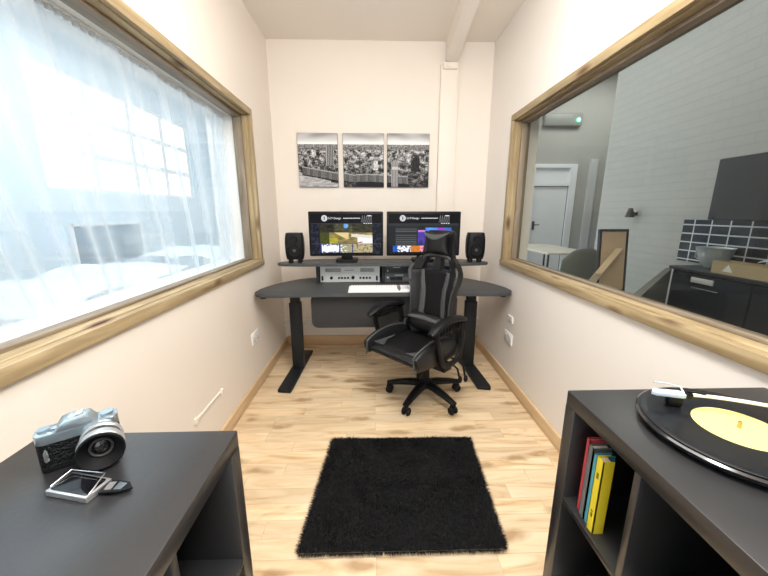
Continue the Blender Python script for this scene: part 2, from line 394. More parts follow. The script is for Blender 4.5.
# pilaster and ceiling beam
m = MB().box(.575, .725, YB-.05, YB, 0, 2.53, bev=.004); struct(m.build('trim_1', 'wall'))
def beam():
    p0, p1 = Vector((.66, YB-.03, 2.56)), Vector((.60, 1.9, 2.66))
    d = (p1-p0); d.z = 0; d.normalize(); s = Vector((-d.y, d.x, 0)) * .045
    rings = []
    for p in (p0, p1):
        zt = ZC + .02
        rings.append([p - s + Vector((0, 0, -.03)), p + s + Vector((0, 0, -.03)), Vector(((p+s).x, (p+s).y, zt)), Vector(((p-s).x, (p-s).y, zt))])
    m = MB().ring_loft(rings); return struct(m.build('trim_2', 'ceil', smooth=0))
beam()
m = MB().box(.59, .71, YB-.075, YB-.05, 2.48, 2.53, bev=.004).box(.62, .66, YB-.09, YB-.075, 2.49, 2.52, bev=.004)
struct(m.build('trim_3', 'wall'))

# heating pipes along the back wall, low
for z, lb in ((.215, 'lower of two white pipes along the back wall under the desk'), (.275, 'upper of two white pipes along the back wall under the desk')):
    t = thing('heating_pipe', (0, YB-.03, z), lb, 'pipe', group='white pipes along the back wall')
    m = MB().cyl((XL, 0, 0), (XR, 0, 0), .009, n=14); m.build('pipe', 'trimw', t)
    for x in (-.7, .0, .8):
        MB().box(x-.01, x+.01, -.004, .03, -.014, .014, bev=.002).build('bracket', 'trimw', t)

# sockets
def socket(side, y, z, w, h, label, double=True, name='wall_socket', cat='socket'):
    x = XL if side < 0 else XR; s = 1 if side < 0 else -1
    t = thing(name, (x, y, z), label, cat)
    m = MB(); a, b = sorted((0, s*.009)); m.box(a, b, -w/2, w/2, -h/2, h/2, bev=.002); m.build('faceplate', 'white', t)
    n = 2 if double else 1
    for k in range(n):
        yc = (k-.5)*w*.48 if double else 0
        a, b = sorted((s*.009, s*.012)); MB().box(a, b, yc-.007, yc+.007, h*.18, h*.36, bev=.001).build('switch', 'trimw', t)
        mm = MB()
        for dy, dz in ((0, .0), (-.009, -.018), (.009, -.018)):
            mm.box(min(s*.0088, s*.0096), max(s*.0088, s*.0096), yc+dy-.003, yc+dy+.003, dz-.004, dz+.004)
        mm.build('pin_holes', 'dgrey', t)
    return t
socket(-1, 2.35, .40, .146, .086, 'white double power socket low on the left wall')
socket(1, 2.385, .36, .146, .086, 'white double power socket low on the right wall')
socket(1, 2.37, .515, .086, .05, 'small white switch plate above the right wall socket', double=False, name='switch_plate', cat='switch')
t = thing('cable_conduit', (XL, 1.62, .295), 'short white cable conduit low on the left wall above the skirting', 'cable cover')
MB().box(0, .008, -.13, .13, -.009, .009, bev=.004).build('channel', 'wall', t)
for y in (-.14, .14): MB().box(0, .014, y-.012, y+.012, -.017, .017, bev=.004).build('end_cap', 'wall', t)

# ------------------------------------------------------------------ beyond the left window
LX = -3.9
struct(B('floor_left_room', 'gfloor', LX, XL-TL, -3, 8.6, -.05, 0))
struct(B('ceiling_left_room', 'blw', LX, XL-TL, -3, 8.6, 3.4, 3.5))
struct(B('wall_left_room_end', 'blw', LX, XL-TL, 8.6, 8.7, 0, 3.4))
struct(B('wall_left_room_near', 'blw', LX, XL-TL, -3.1, -3, 0, 3.4))
oy0, oy1, oz0, oz1 = 4.25, 7.6, 1.60, 3.05
m = MB().box(LX-.2, LX, -3, oy0, 0, 3.4).box(LX-.2, LX, oy1, 8.6, 0, 3.4).box(LX-.2, LX, oy0, oy1, 0, oz0).box(LX-.2, LX, oy0, oy1, oz1, 3.4)
struct(m.build('wall_left_room_outer', 'blw', smooth=0))
w3 = struct(thing('window_3', (LX, 0, 0), None, None))
m = MB()
m.box(-.12, -.04, oy0, oy1, oz0, oz0+.05).box(-.12, -.04, oy0, oy1, oz1-.05, oz1)
for k in range(5):
    y = oy0 + (oy1-oy0)*k/4; m.box(-.11, -.05, y-.05, y+.05, oz0, oz1)
for k in (1, 2):
    z = oz0 + (oz1-oz0)*k/3; m.box(-.10, -.06, oy0+.01, oy1-.01, z-.04, z+.04)
m.build('window_frame', 'trimw', w3, smooth=0)
# slate board, shelves unit and draped tables behind the curtain
t = thing('notice_board', (LX, 5.05, .86), 'dark slate board seen through the white curtain below the bright window', 'board')
MB().box(0, .03, -.62, .62, -.28, .28, bev=.004).build('panel', 'bluec', t)
m = MB().box(.03, .045, -.64, .64, -.30, -.27).box(.03, .045, -.64, .64, .27, .30).box(.0, .045, -.65, -.62, -.3, .3).box(.0, .045, .62, .65, -.3, .3); m.build('frame', 'trimw', t)
def draped(y, label, w, x, d, h, seed):
    m = MB()
    def top(u, v):
        px = x-d/2 + d*u; py = y-w/2 + w*v
        return (px, py, h + .05*nz(px*3+seed, py*3) + .03*sin(py*6+seed))
    m.grid(top, 16, 24)
    def side(u, v):
        py = y-w/2 + w*u
        q = Vector(top(1, u)); return (q.x + .03*sin(u*40+seed)*v, q.y, q.z*(1-v) + .002*v)
    m.grid(side, 60, 6)
    def side2(u, v):
        q = Vector(top(u, 0)); return (q.x, q.y - .03*sin(u*30)*v, q.z*(1-v) + .002*v)
    m.grid(side2, 30, 6)
    o = m.build('dust_sheet', 'cloth', smooth=80); return tag(o, label, 'sheet')
draped(2.3, 'crumpled white dust sheet nearest the camera behind the left curtain', 1.7, -2.3, 1.1, .80, 1)
draped(4.6, 'white dust sheet over a table at the far end behind the curtain', 1.6, -2.4, .9, .80, 5)

# curtain
cx = XL - .165
def cur(u, v):
    y = -.8 + 3.368*u; z = 1.955 - 1.0*v
    k = max(0, 1 - (y-.2)/2.3)
    ys = y - .42*v*k*1.0
    a = .034*sin(ys*19 + 2*sin(ys*3.1)) + .015*sin(ys*47+1.6*sin(ys*7)) + .004*sin(ys*110)*(1-v)**3
    a *= .45 + .38*min(1, v*2+.3)
    return (cx + a*.95 + .02*sin(ys*4)*v, y, z + .004*sin(ys*40)*(v))
t = thing('sheer_curtain', (0, 0, 0), 'white sheer voile curtain hanging across the whole left window', 'curtain')
MB().grid(cur, 620, 26).build('voile', 'sheer', t, smooth=180)
m = MB().grid(lambda u, v: (cx + .006*sin(u*620) + .004, -.8+3.368*u, 1.965-.022*v), 600, 2); m.build('heading_tape', 'cloth', t, smooth=80)
t = thing('curtain_rail', (0, 0, 0), 'white curtain rail under the top of the left window', 'rail')
MB().box(cx-.012, cx+.012, -.85, 2.57, 1.966, 1.9725, bev=.002).build('track', 'trimw', t)

# ------------------------------------------------------------------ beyond the right window
RX0 = XR + TR
struct(B('floor_right_room', 'gfloor', RX0, 7.2, -3, 7.6, -.05, 0))
struct(B('ceiling_right_room', 'groom', RX0, 7.2, -3, 7.6, 4.2, 4.3))
struct(B('wall_right_room_side', 'groom', 7.2, 7.3, -3, 7.6, 0, 4.2))
struct(B('wall_right_room_near', 'groom', RX0, 7.2, -3.1, -3, 0, 4.2))
KX, KY = 2.80, 4.15
struct(B('wall_right_room_brick', 'wbrick', KX, KX+.25, -3, KY-.004, 0, 4.2))
DY = 7.5
dx0, dx1, dzt = 3.52, 4.30, 1.88
m = MB().box(RX0, dx0-.14, DY, DY+.12, 0, 4.2).box(dx1+.14, 7.2, DY, DY+.12, 0, 4.2).box(dx0-.14, dx1+.14, DY, DY+.12, 2.34, 4.2)
struct(m.build('wall_right_room_far', 'groom', smooth=0))
d = struct(thing('door_1', (0, DY, 0), None, None))
m = MB().box(dx0-.14, dx0, -.03, .1, 0, 2.34).box(dx1, dx1+.14, -.03, .1, 0, 2.34).box(dx0, dx1, -.02, .1, dzt, dzt+.07).box(dx0, dx1, .02, .06, dzt+.07, 2.26).box(dx0-.0, dx1, -.03, .1, 2.26, 2.34)
m.build('door_frame', 'doorw', d, smooth=0)
m = MB().box(dx0+.01, dx1-.01, .02, .06, .01, dzt-.01)
m.build('door_leaf', 'doorw', d, smooth=0)
m = MB().box(dx0+.0, dx0+.01, .015, .02, 0, dzt).box(dx1-.01, dx1, .015, .02, 0, dzt).box(dx0, dx1, .015, .02, dzt-.012, dzt)
m.build('door_gap_seal', 'dgrey', d, smooth=0)
m = MB().box(dx0+.05, dx0+.10, .008, .02, .93, 1.12).tube([(dx0+.075, .02, 1.04), (dx0+.075, -.03, 1.04), (dx0+.19, -.03, 1.04)], .011)
m.build('door_handle', 'dgrey', d)
struct(B('trim_4', 'groom2', 4.70, 4.86, DY-.06, DY, 0, 2.44))
t = thing('exit_sign', (3.98, DY-.02, 3.22), 'grey emergency exit light with a green lamp high above the door', 'emergency light')
MB().box(-.40, .40, -.07, .0, -.13, .12, bev=.01).build('housing', 'gfloor', t)
MB().box(-.38, .20, -.075, -.069, -.10, .09, bev=.004).build('lens_cover', mat('pale_cover', (.27, .28, .26), .4), t)
MB().ell((.31, -.085, -.02), (.035, .02, .035)).build('lamp', 'led', t)

# kitchen run on the brick wall
KY0, KY1 = -1.0, 2.64
KD = .32
t = thing('kitchen_base_unit', (KX, 0, 0), 'long dark kitchen base unit beneath the black tiled splashback', 'cabinet')
MB().box(-KD, -.001, KY0, KY1, .0, .852, bev=.003).build('body', 'dkcab', t, smooth=0)
for k in range(5):
    y1 = KY1 - .02 - k*.6
    f = MB().box(-KD-.02, -KD, y1-.585, y1, .12, .835, bev=.003).build('door', 'dkcab', t, smooth=0)
    if y1-.585 > -.8: MB().cyl((-KD-.035, y1-.40, .74), (-KD-.035, y1-.20, .74), .007, n=10).build('handle', 'steel', f)
tag(B('worktop', 'dkcab', KX-KD-.035, KX-.001, KY0, KY1+.01, .852, .878, bev=.003), 'dark worktop running under the black tiles', 'worktop')
sb = B('tile_splashback', 'tile', KX-.013, KX-.001, KY0, 2.955, .88, 1.243)
tag(sb, 'glossy black tiled splashback with white grout behind the worktop', 'tiles')
t = thing('wall_cupboard', (KX, 1.1, 1.248), 'dark blue-grey wall cupboard above the black tiles', 'cupboard')
MB().box(-.34, -.001, -2.1, 1.31, 0, .425, bev=.003).build('body', 'dkcab', t, smooth=0)
for k in range(3): MB().box(-.36, -.34, 1.305-.68*(k+1)+.005, 1.305-.68*k, .005, .42, bev=.003).build('door', 'dkcab', t, smooth=0)
# rubber stamp-like wording, unreadable in the photograph, is left as faint smears; tray, colander, tub on the worktop
t = thing('kettle_bowl', (KX-.145, 2.50, .878), 'shiny pale colander standing on the worktop by the tiles', 'colander')
MB().lathe([(.04, 0), (.055, .004), (.085, .05), (.105, .11), (.115, .155), (.12, .16), (.112, .155), (.095, .10), (.07, .04), (.0, .015)], n=36).build('bowl', mat('shiny_bowl', (.7, .78, .82), .2, metal=.5), t)
MB().tube([(0, .115, .15), (0, .15, .13), (0, .15, .07), (0, .09, .04)], .007, n=8).build('handle', 'steel', t)
t.name = 'colander'
t = thing('food_tray', (KX-.24, 2.03, .878), 'long light brown tray with a white triangle mark on the dark worktop', 'tray')
m = MB(); m.box(-.09, .04, -.55, .28, 0, .012)
for a in ((-.10, -.09, -.55, .28), (.04, .05, -.55, .28), (-.10, .05, -.56, -.55), (-.10, .05, .28, .29)): m.box(a[0], a[1], a[2], a[3], 0, .085)
m.build('tray_body', 'tray', t, smooth=0)
MB().prism([(-.03, .02), (.04, .02), (.005, .07)], -.103, -.1, 'YZ', T=Matrix.Translation((0, .17, 0))).build('triangle_mark', 'white', t)
def lid(u, v):
    return (-.05+.11*u, -.56+.62*v, .085 + .03*sin(v*9) + .015*sin(u*3.1))
o = MB().grid(lid, 6, 30).build('plastic_lid', 'white', smooth=80)
o.location = (KX-.24, 2.02, .885); tag(o, 'crumpled white plastic film lying over the brown tray', 'film')
o.modifiers.new('s', 'SOLIDIFY').thickness = .004
t = thing('power_plate', (KX-KD-.0205-.012, 2.36, .80), 'small pale label plate on the dark base unit front', 'plate')
MB().box(0, .012, -.085, .085, -.02, .02, bev=.004).build('plate', 'silverp', t)
# low olive partition in front of the brick
t = thing('low_partition', (0, 0, 0), 'low olive-grey panel angled against the dark base unit', 'panel')
a, b = Vector((2.458, 2.662, 0)), Vector((1.474, 1.772, 0)); dd = (b-a).normalized(); nn = Vector((-dd.y, dd.x, 0))*.02
m = MB().ring_loft([[a-nn, a+nn, a+nn+Vector((0, 0, .851)), a-nn+Vector((0, 0, .851))], [b-nn, b+nn, b+nn+Vector((0, 0, .84)), b-nn+Vector((0, 0, .84))]]); m.build('panel', 'olive', t, smooth=0)

# wall lamp on the brick
t = thing('wall_lamp', (KX, 3.54, 1.29), 'small grey shaded lamp on the painted brick wall', 'lamp')
MB().cyl((0, 0, 0), (-.06, 0, 0), .02, n=14).build('arm', 'dgrey', t)
MB().lathe([(.0, .06), (.02, .06), (.045, -.035), (.042, -.035), (.0, .05)], o=(-.07, 0, 0), n=24).build('shade', 'dgrey', t)

# tables, grey chair, picture
t = thing('side_table', (1.95, 2.62, 0), 'low table carrying the leaning picture behind the right window', 'table')
MB().box(-.49, .09, -.25, .18, .63, .658, bev=.004).build('table_top', 'tabtop', t)
for sx in (-.455, .05):
    for sy in (-.22, .15): MB().box(sx-.02, sx+.02, sy-.02, sy+.02, 0, .63).build('leg', 'dgrey', t)
t = thing('framed_picture', (1.95, 2.62, .66), 'picture seen from behind with kraft backing in a dark frame', 'picture', rz=radians(4))
Tl = Matrix.Rotation(radians(-6), 4, 'X')
m = MB()
for a in ((-.125, .125, .495, .515), (-.125, .125, 0, .02), (-.125, -.108, .02, .495), (.108, .125, .02, .495)): m.box(a[0], a[1], -.014, .012, a[2], a[3], T=Tl)
m.build('frame', 'dgrey', t, smooth=0)
MB().box(-.11, .11, -.009, .006, .018, .498, T=Tl).build('backing_board', 'kraft', t, smooth=0)
A0, A1 = Vector((.02, -.012, .36)), Vector((-.42, -.22, .034)); ax_ = (A1-A0).normalized(); sd_ = Vector((.75, -.30, .45)); sd_ = (sd_ - ax_*sd_.dot(ax_)).normalized()*.028; th_ = ax_.cross(sd_).normalized()*.004
def strut(p, q, k=1.0, off=0):
    return MB().ring_loft([[c+th_*off-sd_*k-th_, c+th_*off+sd_*k-th_, c+th_*off+sd_*k+th_, c+th_*off-sd_*k+th_] for c in (p, q)])
o = strut(A0, A1).build('easel_strut', 'kraft', t, smooth=0)
strut(A0.lerp(A1, .55), A0.lerp(A1, .78), 1.04, 0).build('tape', 'tape', o, smooth=0)
t = thing('grey_chair', (2.02, 3.22, 0), 'grey plastic chair with rounded back beyond the right window', 'chair', rz=radians(190))
def cb(u, v):
    x = -.21+.42*u; z = .45 + (.52 - .12*abs(2*u-1)**3)*v
    return (x, .06*(1-(2*u-1)**2) + .05*v, z)
o = MB().grid(cb, 20, 12).build('backrest', 'chairg', t, smooth=80); o.modifiers.new('s', 'SOLIDIFY').thickness = .012
MB().box(-.21, .21, -.38, .06, .43, .46, bev=.012).build('seat', 'chairg', t)
for sx in (-.18, .18):
    for sy in (-.34, .03): MB().cyl((sx, sy, .43), (sx*1.1, sy*1.1, 0), .012, n=10).build('leg', 'steel', t)
t = thing('hall_table', (2.80, 5.3, 0), 'long pale table with thin legs in front of the white door', 'table')
MB().box(-.35, .35, -.70, .70, .72, .75, bev=.004).build('table_top', 'tabtop', t)
for sx in (-.31, .31):
    for sy in (-.65, .65): MB().cyl((sx, sy, 0), (sx, sy, .72), .015, n=10).build('leg', 'dgrey', t)

# ------------------------------------------------------------------ triptych
def city(U, v):
    """black and white bird's eye view of a generic riverside city; U runs 0..3 over three canvases"""
    n1 = nz(U*2.1, v*9, 3); n2 = nz(U*26, v*40+7, 1); n3 = nz(U*60, v*80, 5)
    if v < .20:
        s = .36 + .62*max(0, (v-.03)/.17)**1.3 + .35*n1*(1-v/.2)
        return max(.1, min(.95, s))
    d = (v-.2)/.8
    n4 = nz(U*9, v*14, 11)
    k = 34/(.35+d*1.6)
    b = nz(math.floor(U*k)*.73, math.floor(d*k*3.2)*.61, 2)
    g = .27 + .22*b + .30*n2 + .18*n3 + .42*n4 + .14*(1-d)
    g = g*(1.15-.45*d)
    if d < .12: g = .33 + .2*n2 + .1*(.12-d)/.12
    wv = U*1.0
    if U < 1.0 and v > .72 + .22*U*1.0 + .02*n2: g = .55 + .15*nz(U*8, v*30) - .1*(v-.7)   # river
    lo = .55 + .13*U if U < 1.3 else .72 + .02*sin(U*3)
    if .08 < U < 2.5 and lo + .05 < v < lo + .22 + (0 if U < 1.3 else .12):
        g = .22 + .16*(1 if math.sin(U*190) > 0 else 0) + .12*n3
        if v < lo + .07: g = .5
        if v > lo + .20: g = .12
    if .70 < U < .90 and .20 < v < .62:
        g = .30 + .25*(1 if math.sin(U*150) > .2 else 0) + .1*n3
        if v > .6: g = .1
        if .77 < U < .83 and v < .26: g = .35
    if 2.10 < U < 2.26 and v > .52 - .5*max(0, .08-abs(U-2.18)): 
        g = .28 + .25*(1 if math.sin(U*170) > 0 else 0) + .1*n3
        if .62 < v < .67: g = .6
    if ((U-2.68+.05*n4)/.11)**2 + ((v-.58)/(.16+.1*n2))**2 < 1: g = .12 + .2*n3
    if 1.75 < U < 1.85 and .5 < v < .68: g = .62 + .2*n2
    return max(.008, min(.75, max(.01, g-.06)**1.9*1.7 if v > .2 else g**1.5*.85))
pics = [(-.672, -.318, 'leftmost of three black and white city photo canvases on the back wall'),
        (-.272, .092, 'middle of three black and white city photo canvases on the back wall'),
        (.120, .498, 'rightmost of three black and white city photo canvases on the back wall')]
for k, (x0, x1, lb) in enumerate(pics):
    w = x1-x0; h = .455
    t = thing('canvas_picture', ((x0+x1)/2, YB, 1.757), lb, 'picture', group='city photo canvases')
    MB().box(-w/2, w/2, -.022, 0, -h/2, h/2, bev=.003).build('stretched_canvas', 'dgrey', t)
    def f(u, v, k=k):
        g = city(k+u, v)
        return (g, g, g*1.01)
    color_grid('print', w-.004, h-.004, 96, 120, f, 'art', t, Matrix.Translation((0, -.0228, 0)))

# ------------------------------------------------------------------ desk
DX, DYc = .075, 2.60
desk = thing('studio_desk', (DX, DYc, 0), 'wide charcoal studio desk with raised shelf and steel legs against the back wall', 'desk')
half = [(0, 2.275), (.45, 2.272), (.70, 2.262), (.82, 2.252), (.875, 2.258), (.92, 2.28), (.944, 2.315), (.948, 2.355), (.938, 2.42), (.915, 2.50), (.875, 2.60), (.81, 2.71), (.74, 2.79), (.66, 2.855), (.56, 2.90), (.30, 2.92), (0, 2.92)]
half = [(x*1.008, y+.065) for x, y in half]
out = [(x, y-DYc) for x, y in half] + [(-x, y-DYc) for x, y in half[-2:0:-1]]
MB().prism(out, .705, .735, 'XY', bev=.006).build('tabletop', 'desk', desk)
MB().prism(rrect(-.555, .555, .440, .705, .045), -.175, -.155, 'XZ', bev=.004).build('modesty_panel', 'desk2', desk)
# side returns of the keyboard housing
for x in (-.555, .54): MB().box(x, x+.015, -.155, .11, .58, .705).build('side_return', 'desk2', desk, smooth=0)
for s in (-1, 1):
    lg = MB().box(s*.715-.046, s*.715+.046, .0-.03, .0+.03, .03, .60, bev=.006).build('leg', 'legm', desk)
    MB().box(s*.715-.037, s*.715+.037, -.023, .023, .60, .705, bev=.004).build('inner_column', 'legm', lg)
    MB().prism([(s*.745-.05, -.36), (s*.745+.045, -.375), (s*.745+.052, -.35), (s*.715+.05, .36), (s*.715-.05, .36)], .004, .03, 'XY', bev=.004).build('foot', 'legm', lg)
    for y in (-.33, .33): MB().cyl((s*(.742 if y < 0 else .715), y, 0), (s*(.742 if y < 0 else .715), y, .006), .022, n=16).build('levelling_pad', 'blk', lg)
    MB().lathe([(.0, 0), (.022, 0), (.026, .008), (.026, .02), (.0, .02)], o=(s*.895, -.205, .685), n=20).build('edge_bumper', 'blk', desk)
MB().box(-.66, .66, -.03, .03, .67, .705).build('crossbar', 'legm', desk, smooth=0)
# raised shelf
sh = [(0, -.10), (.60, -.10), (.74, -.085), (.80, -.06), (.815, -.03), (.80, .02), (.74, .08), (.62, .15), (.5, .17), (0, .17)]
sh = [(x*1.035, y+.06) for x, y in sh]
out = [(x, y) for x, y in sh] + [(-x, y) for x, y in sh[-2:0:-1]]
MB().prism(out, .893, .916, 'XY', bev=.005).build('raised_shelf', 'desk', desk)
# rack housing under the shelf
R0, R1 = .10, .36
for x in (-.555, -.012, .53): MB().box(x, x+.025, R0, R1, .735, .893, bev=.002).build('rack_upright', 'desk2', desk)
MB().box(-.53, .53, R1-.012, R1, .735, .893).build('rack_back', 'blkm', desk, smooth=0)

# rack gear
def knobs(t, xs, z, r, m='blk', yf=0):
    for x in xs:
        MB().lathe([(r, 0), (r*.92, .012), (r*.8, .014), (0, .014)], o=(x, yf, z), ax=(0, -1, 0), n=18).build('knob', m, t)
t = thing('audio_interface', (DX-.277, DYc+.115, .736), 'silver rack amplifier with black knobs in the left desk bay', 'audio equipment')
W = .246
MB().box(-.238, .238, .004, .22, .003, .143, bev=.003).build('chassis', 'silver', t, smooth=0)
MB().box(-W, W, -.003, .004, .002, .145, bev=.001).build('faceplate', 'silverp', t, smooth=0)
for x0, x1 in ((-.205, -.075), (.085, .20)):
    m = MB()
    for k in range(9): m.box(x0, x1, -.005, -.003, .088+.0035*k, .0895+.0035*k)
    m.build('vent_grille', 'dgrey', t, smooth=0)
knobs(t, (-.155,), .038, .013, yf=-.003); knobs(t, (-.092, -.067, -.042, -.017, .085, .112, .138, .164), .038, .009, yf=-.003); knobs(t, (.024,), .04, .014, yf=-.003)
for x in (-.228, .222): MB().box(x-.007, x+.007, -.022, -.003, .018, .055, bev=.003).build('handle', 'blk', t)
MB().box(-.045, .03, -.0045, -.003, .100, .104).build('badge_line', 'greyb', t, smooth=0)
t = thing('rack_processor', (DX+.271, DYc+.115, .736), 'dark rack effects unit with small display behind the gaming chair', 'audio equipment')
MB().box(-.25, .25, .004, .22, .002, .074, bev=.003).build('chassis', 'blk', t, smooth=0)
MB().box(-.256, .256, -.003, .004, .001, .075, bev=.001).build('faceplate', mat('unit_grey', (.10, .105, .11), .5), t, smooth=0)
MB().box(-.215, -.115, -.005, -.003, .012, .042).build('display', 'blkg', t, smooth=0)
MB().box(-.105, -.065, -.005, -.003, .012, .042).build('button_block', 'greyb', t, smooth=0)
MB().box(-.175, -.105, -.005, -.003, .056, .062).build('marking_strip', 'silverp', t, smooth=0)
MB().box(-.07, .0, -.005, -.003, .056, .064).build('marking_strip', mat('dull_red', (.25, .08, .07), .5), t, smooth=0)
knobs(t, (-.235, .06, .1, .14, .18), .04, .008, 'silverp', yf=-.003)
t = thing('rack_patchbay', (DX+.271, DYc+.115, .812), 'black rack unit above the effects unit in the right desk bay', 'audio equipment')
MB().box(-.25, .25, .004, .22, .001, .069, bev=.003).build('chassis', 'blk', t, smooth=0)
MB().box(-.256, .256, -.003, .004, .0, .070, bev=.001).build('faceplate', mat('unit_dark', (.045, .047, .05), .5), t, smooth=0)
MB().box(-.19, -.13, -.005, -.003, .046, .050).build('marking_strip', 'silverp', t, smooth=0)
knobs(t, (-.235,), .02, .006, 'silverp', yf=-.003); knobs(t, [-.2+.033*k for k in range(12)], .02, .006, yf=-.003)

# keyboard
t = thing('keyboard', (DX+.008, 2.415, .735), 'long white computer keyboard on the front of the desk', 'keyboard')
MB().prism([(-.07, 0), (.07, 0), (.07, .02), (-.07, .010)], -.275, .275, 'YZ', bev=.001).build('keyboard_base', 'white', t)
T0 = Matrix.Translation((0, 0, .0145)) @ Matrix.Rotation(atan(.01/.14), 4, 'X')
kd = MB()
MB_keys = []
for r in range(6):
    y = -.055 + r*.0225; x = -.262
    cols = []
    while x < .262:
        w = .0195 if not (r == 0 and -.15 < x < -.02) else .11
        if .098 < x+w/2 < .112 or .19 < x+w/2 < .2: x += .012; continue
        cols.append((x, x+w-.003)); x += w
    for a, b in cols: kd.box(a, b, y-.0095, y+.0095, 0, .007, T=T0)
tag(kd.build('key_block', 'key', t, smooth=0), kind='stuff')
MB().box(.07, .115, -.06, .06, -.001, .0012, T=T0).build('dark_recess', 'greyb', t, smooth=0)

# monitors
def scrL(u, v):
    if v < .235: return (.002, .002, .003)
    if v < .25: return srgb(60, 64, 70)
    if v > .735 and v < .75: return srgb(70, 74, 84)
    if u < .125 or u > .87:
        return srgb(18, 20, 30) if nz(u*30, v*12) < .1 else srgb(40, 44, 60)
    if v < .735:
        q = (u-.125)/.745; w = (v-.25)/.485; n = nz(q*9, w*9, 4)*.5+.5; n2 = nz(q*22, w*20, 9)*.5+.5
        if ((q-.50)/.045)**2 + ((w-.10)/.12)**2 < 1: return srgb(60+80*n2, 130+60*n2, 220)
        if .14 < q < .24 and .05 < w < .22: return srgb(25, 22, 22)
        if w < .45:
            b = 45 + 100*n*n2; 
            if q < .28: b *= .6
            if q > .62: b *= .75
            return srgb(b*1.02, b, b*.72)
        if q < .18: return srgb(40+50*n2, 44+50*n2, 24)
        if q < .34 and w > .7: return srgb(130+60*n, 130+50*n, 50)
        if .28 < q < .55 and w < .75: return srgb(200+30*n, 180+30*n, 140) if (w-.45) < (q-.28)*1.4 else srgb(100+60*n, 90+50*n, 55)
        if q > .6 and abs(w-.62-.2*(q-.8)) < .08: return srgb(220, 210, 195)
        if q > .72 and w > .68: return srgb(235, 235, 235) if n > .35 else srgb(150, 60, 50)
        return srgb(90+90*n, 80+80*n, 50+50*n)
    if v > .96: return srgb(12, 12, 16)
    q = (u-.125)/.745
    n = nz(q*26, v*30, 6)*.5+.5
    if q < .03 or .36 < q < .39 or .61 < q < .63: return srgb(40, 44, 120)
    if q < .36: return srgb(235, 238, 250) if (.3*n+abs(v-.86)*2.2 < .34) else srgb(60+60*n, 60+60*n, 130)
    if q < .61: return srgb(225, 235, 225) if n > .55 and q < .5 else srgb(120+70*n, 120+60*n, 90+60*n)
    return srgb(200-50*n, 185-50*n, 130-20*n) if n < .6 else srgb(110, 110, 100)
def scrR(u, v):
    if v < .235: return (.002, .002, .003)
    if v < .30: return srgb(46, 50, 52)
    if v > .80:
        if u < .06 or u > .92: return srgb(20, 22, 30)
        q = (u-.06)/.86; n = nz(q*30, v*26, 2)*.5+.5
        if v > .95: return srgb(20, 20, 26)
        if q < .08: return srgb(30, 60+50*n, 180)
        if q < .30: return srgb(240, 240, 245) if n > .45 else srgb(60, 60, 110)
        if q < .46: return srgb(200, 90+60*n, 40)
        if q < .62: return srgb(230, 200*n+40, 160) if n > .4 else srgb(140, 60, 30)
        return srgb(60+120*n, 80+60*n, 200)
    if u < .10 or u > .9: return srgb(30, 33, 36)
    if u < .42:
        if v > .36 and int(v*38) % 2 == 0 and u < .40 and not (.47 < v < .50): return srgb(78, 82, 84)
        return srgb(38, 41, 43)
    if v < .34: return srgb(32, 35, 38)
    n = nz(u*12, v*10, 8)*.5+.5
    if u < .53: return srgb(90*n+30, 40+40*n, 190*n+60) if v > .45 else srgb(200, 120, 200) if v > .4 else srgb(32, 35, 38)
    if u < .70: return srgb(50+60*n, 110+60*n, 235)
    if u < .80: return srgb(150, 60, 190)
    return srgb(50, 80+50*n, 190)
def monitor(x, label, fn):
    t = thing('monitor', (x, 2.675, .916), label, 'monitor', group='widescreen monitors on the desk shelf')
    w, h, zc = .585, .348, .222
    MB().prism(rrect(-w/2, w/2, zc-h/2, zc+h/2, .008), -.020, .022, 'XZ', bev=.003).build('bezel', 'blk', t)
    sc = color_grid('screen', w-.03, h-.032, 150, 84, fn, 'screen', t, Matrix.Translation((0, -.0206, zc)))
    sc['label'] = 'lit screen showing a website page'
    T = Matrix.Translation((0, -.0212, zc + h/2 - .052))
    MB().lathe([(0, .0008), (.0235, .0008), (.0235, 0), (0, 0)], o=(-w/2+.125, -.0208, zc+h/2-.052), ax=(0, -1, 0), n=28).build('logo_disc', 'scrcirc', sc)
    MB().lathe([(.0145, .0012), (.0165, .0012), (.0165, .0008), (.0145, .0008)], o=(-w/2+.125, -.0208, zc+h/2-.052), ax=(0, -1, 0), n=28, cap=False).build('logo_ring', 'dgrey', sc)
    MB().box(-w/2+.120, -w/2+.130, -.0222, -.0216, zc+h/2-.063, zc+h/2-.041).build('logo_letter', 'dgrey', sc)
    text_mesh('heading_text', 'S.I.V Design', .021, 'scrtxt', sc, T @ Matrix.Translation((-w/2+.205, 0, 0)))
    m = MB()
    for k in range(24): m.box(-.02+k*.0055, -.02+k*.0055+.0038, -.0212, -.0208, zc+h/2-.055, zc+h/2-.049)
    m.build('small_text', 'scrtxt', sc, smooth=0)
    # the slanted striped mark at the right of the header
    m = MB()
    for k in range(5):
        x0 = .118+k*.017
        m.prism([(x0, zc+h/2-.085), (x0+.003, zc+h/2-.085), (x0+.015, zc+h/2-.03), (x0+.012, zc+h/2-.03)], -.0214, -.0209, 'XZ')
        m.prism([(x0+.013, zc+h/2-.085), (x0+.016, zc+h/2-.085), (x0+.015, zc+h/2-.03), (x0+.012, zc+h/2-.03)], -.0214, -.0209, 'XZ')
    m.build('slanted_mark', 'scrdim', sc, smooth=0)
    m = MB().box(.168, .20, -.0216, -.0209, zc+h/2-.036, zc+h/2-.030)
    for k in range(4): m.box(.138+k*.018, .149+k*.018, -.0216, -.0209, zc+h/2-.094, zc+h/2-.089)
    m.build('white_marks', 'scrtxt', sc, smooth=0)
    MB().prism([(-.05, .02), (.05, .02), (.035, .07), (-.035, .07)], .0, .03, 'XZ', bev=.003).build('stand_neck', 'blk', t)
    MB().prism(rrect(-.085, .085, -.07, .10, .02), 0, .022, 'XY', bev=.005).build('stand_base', 'blk', t)
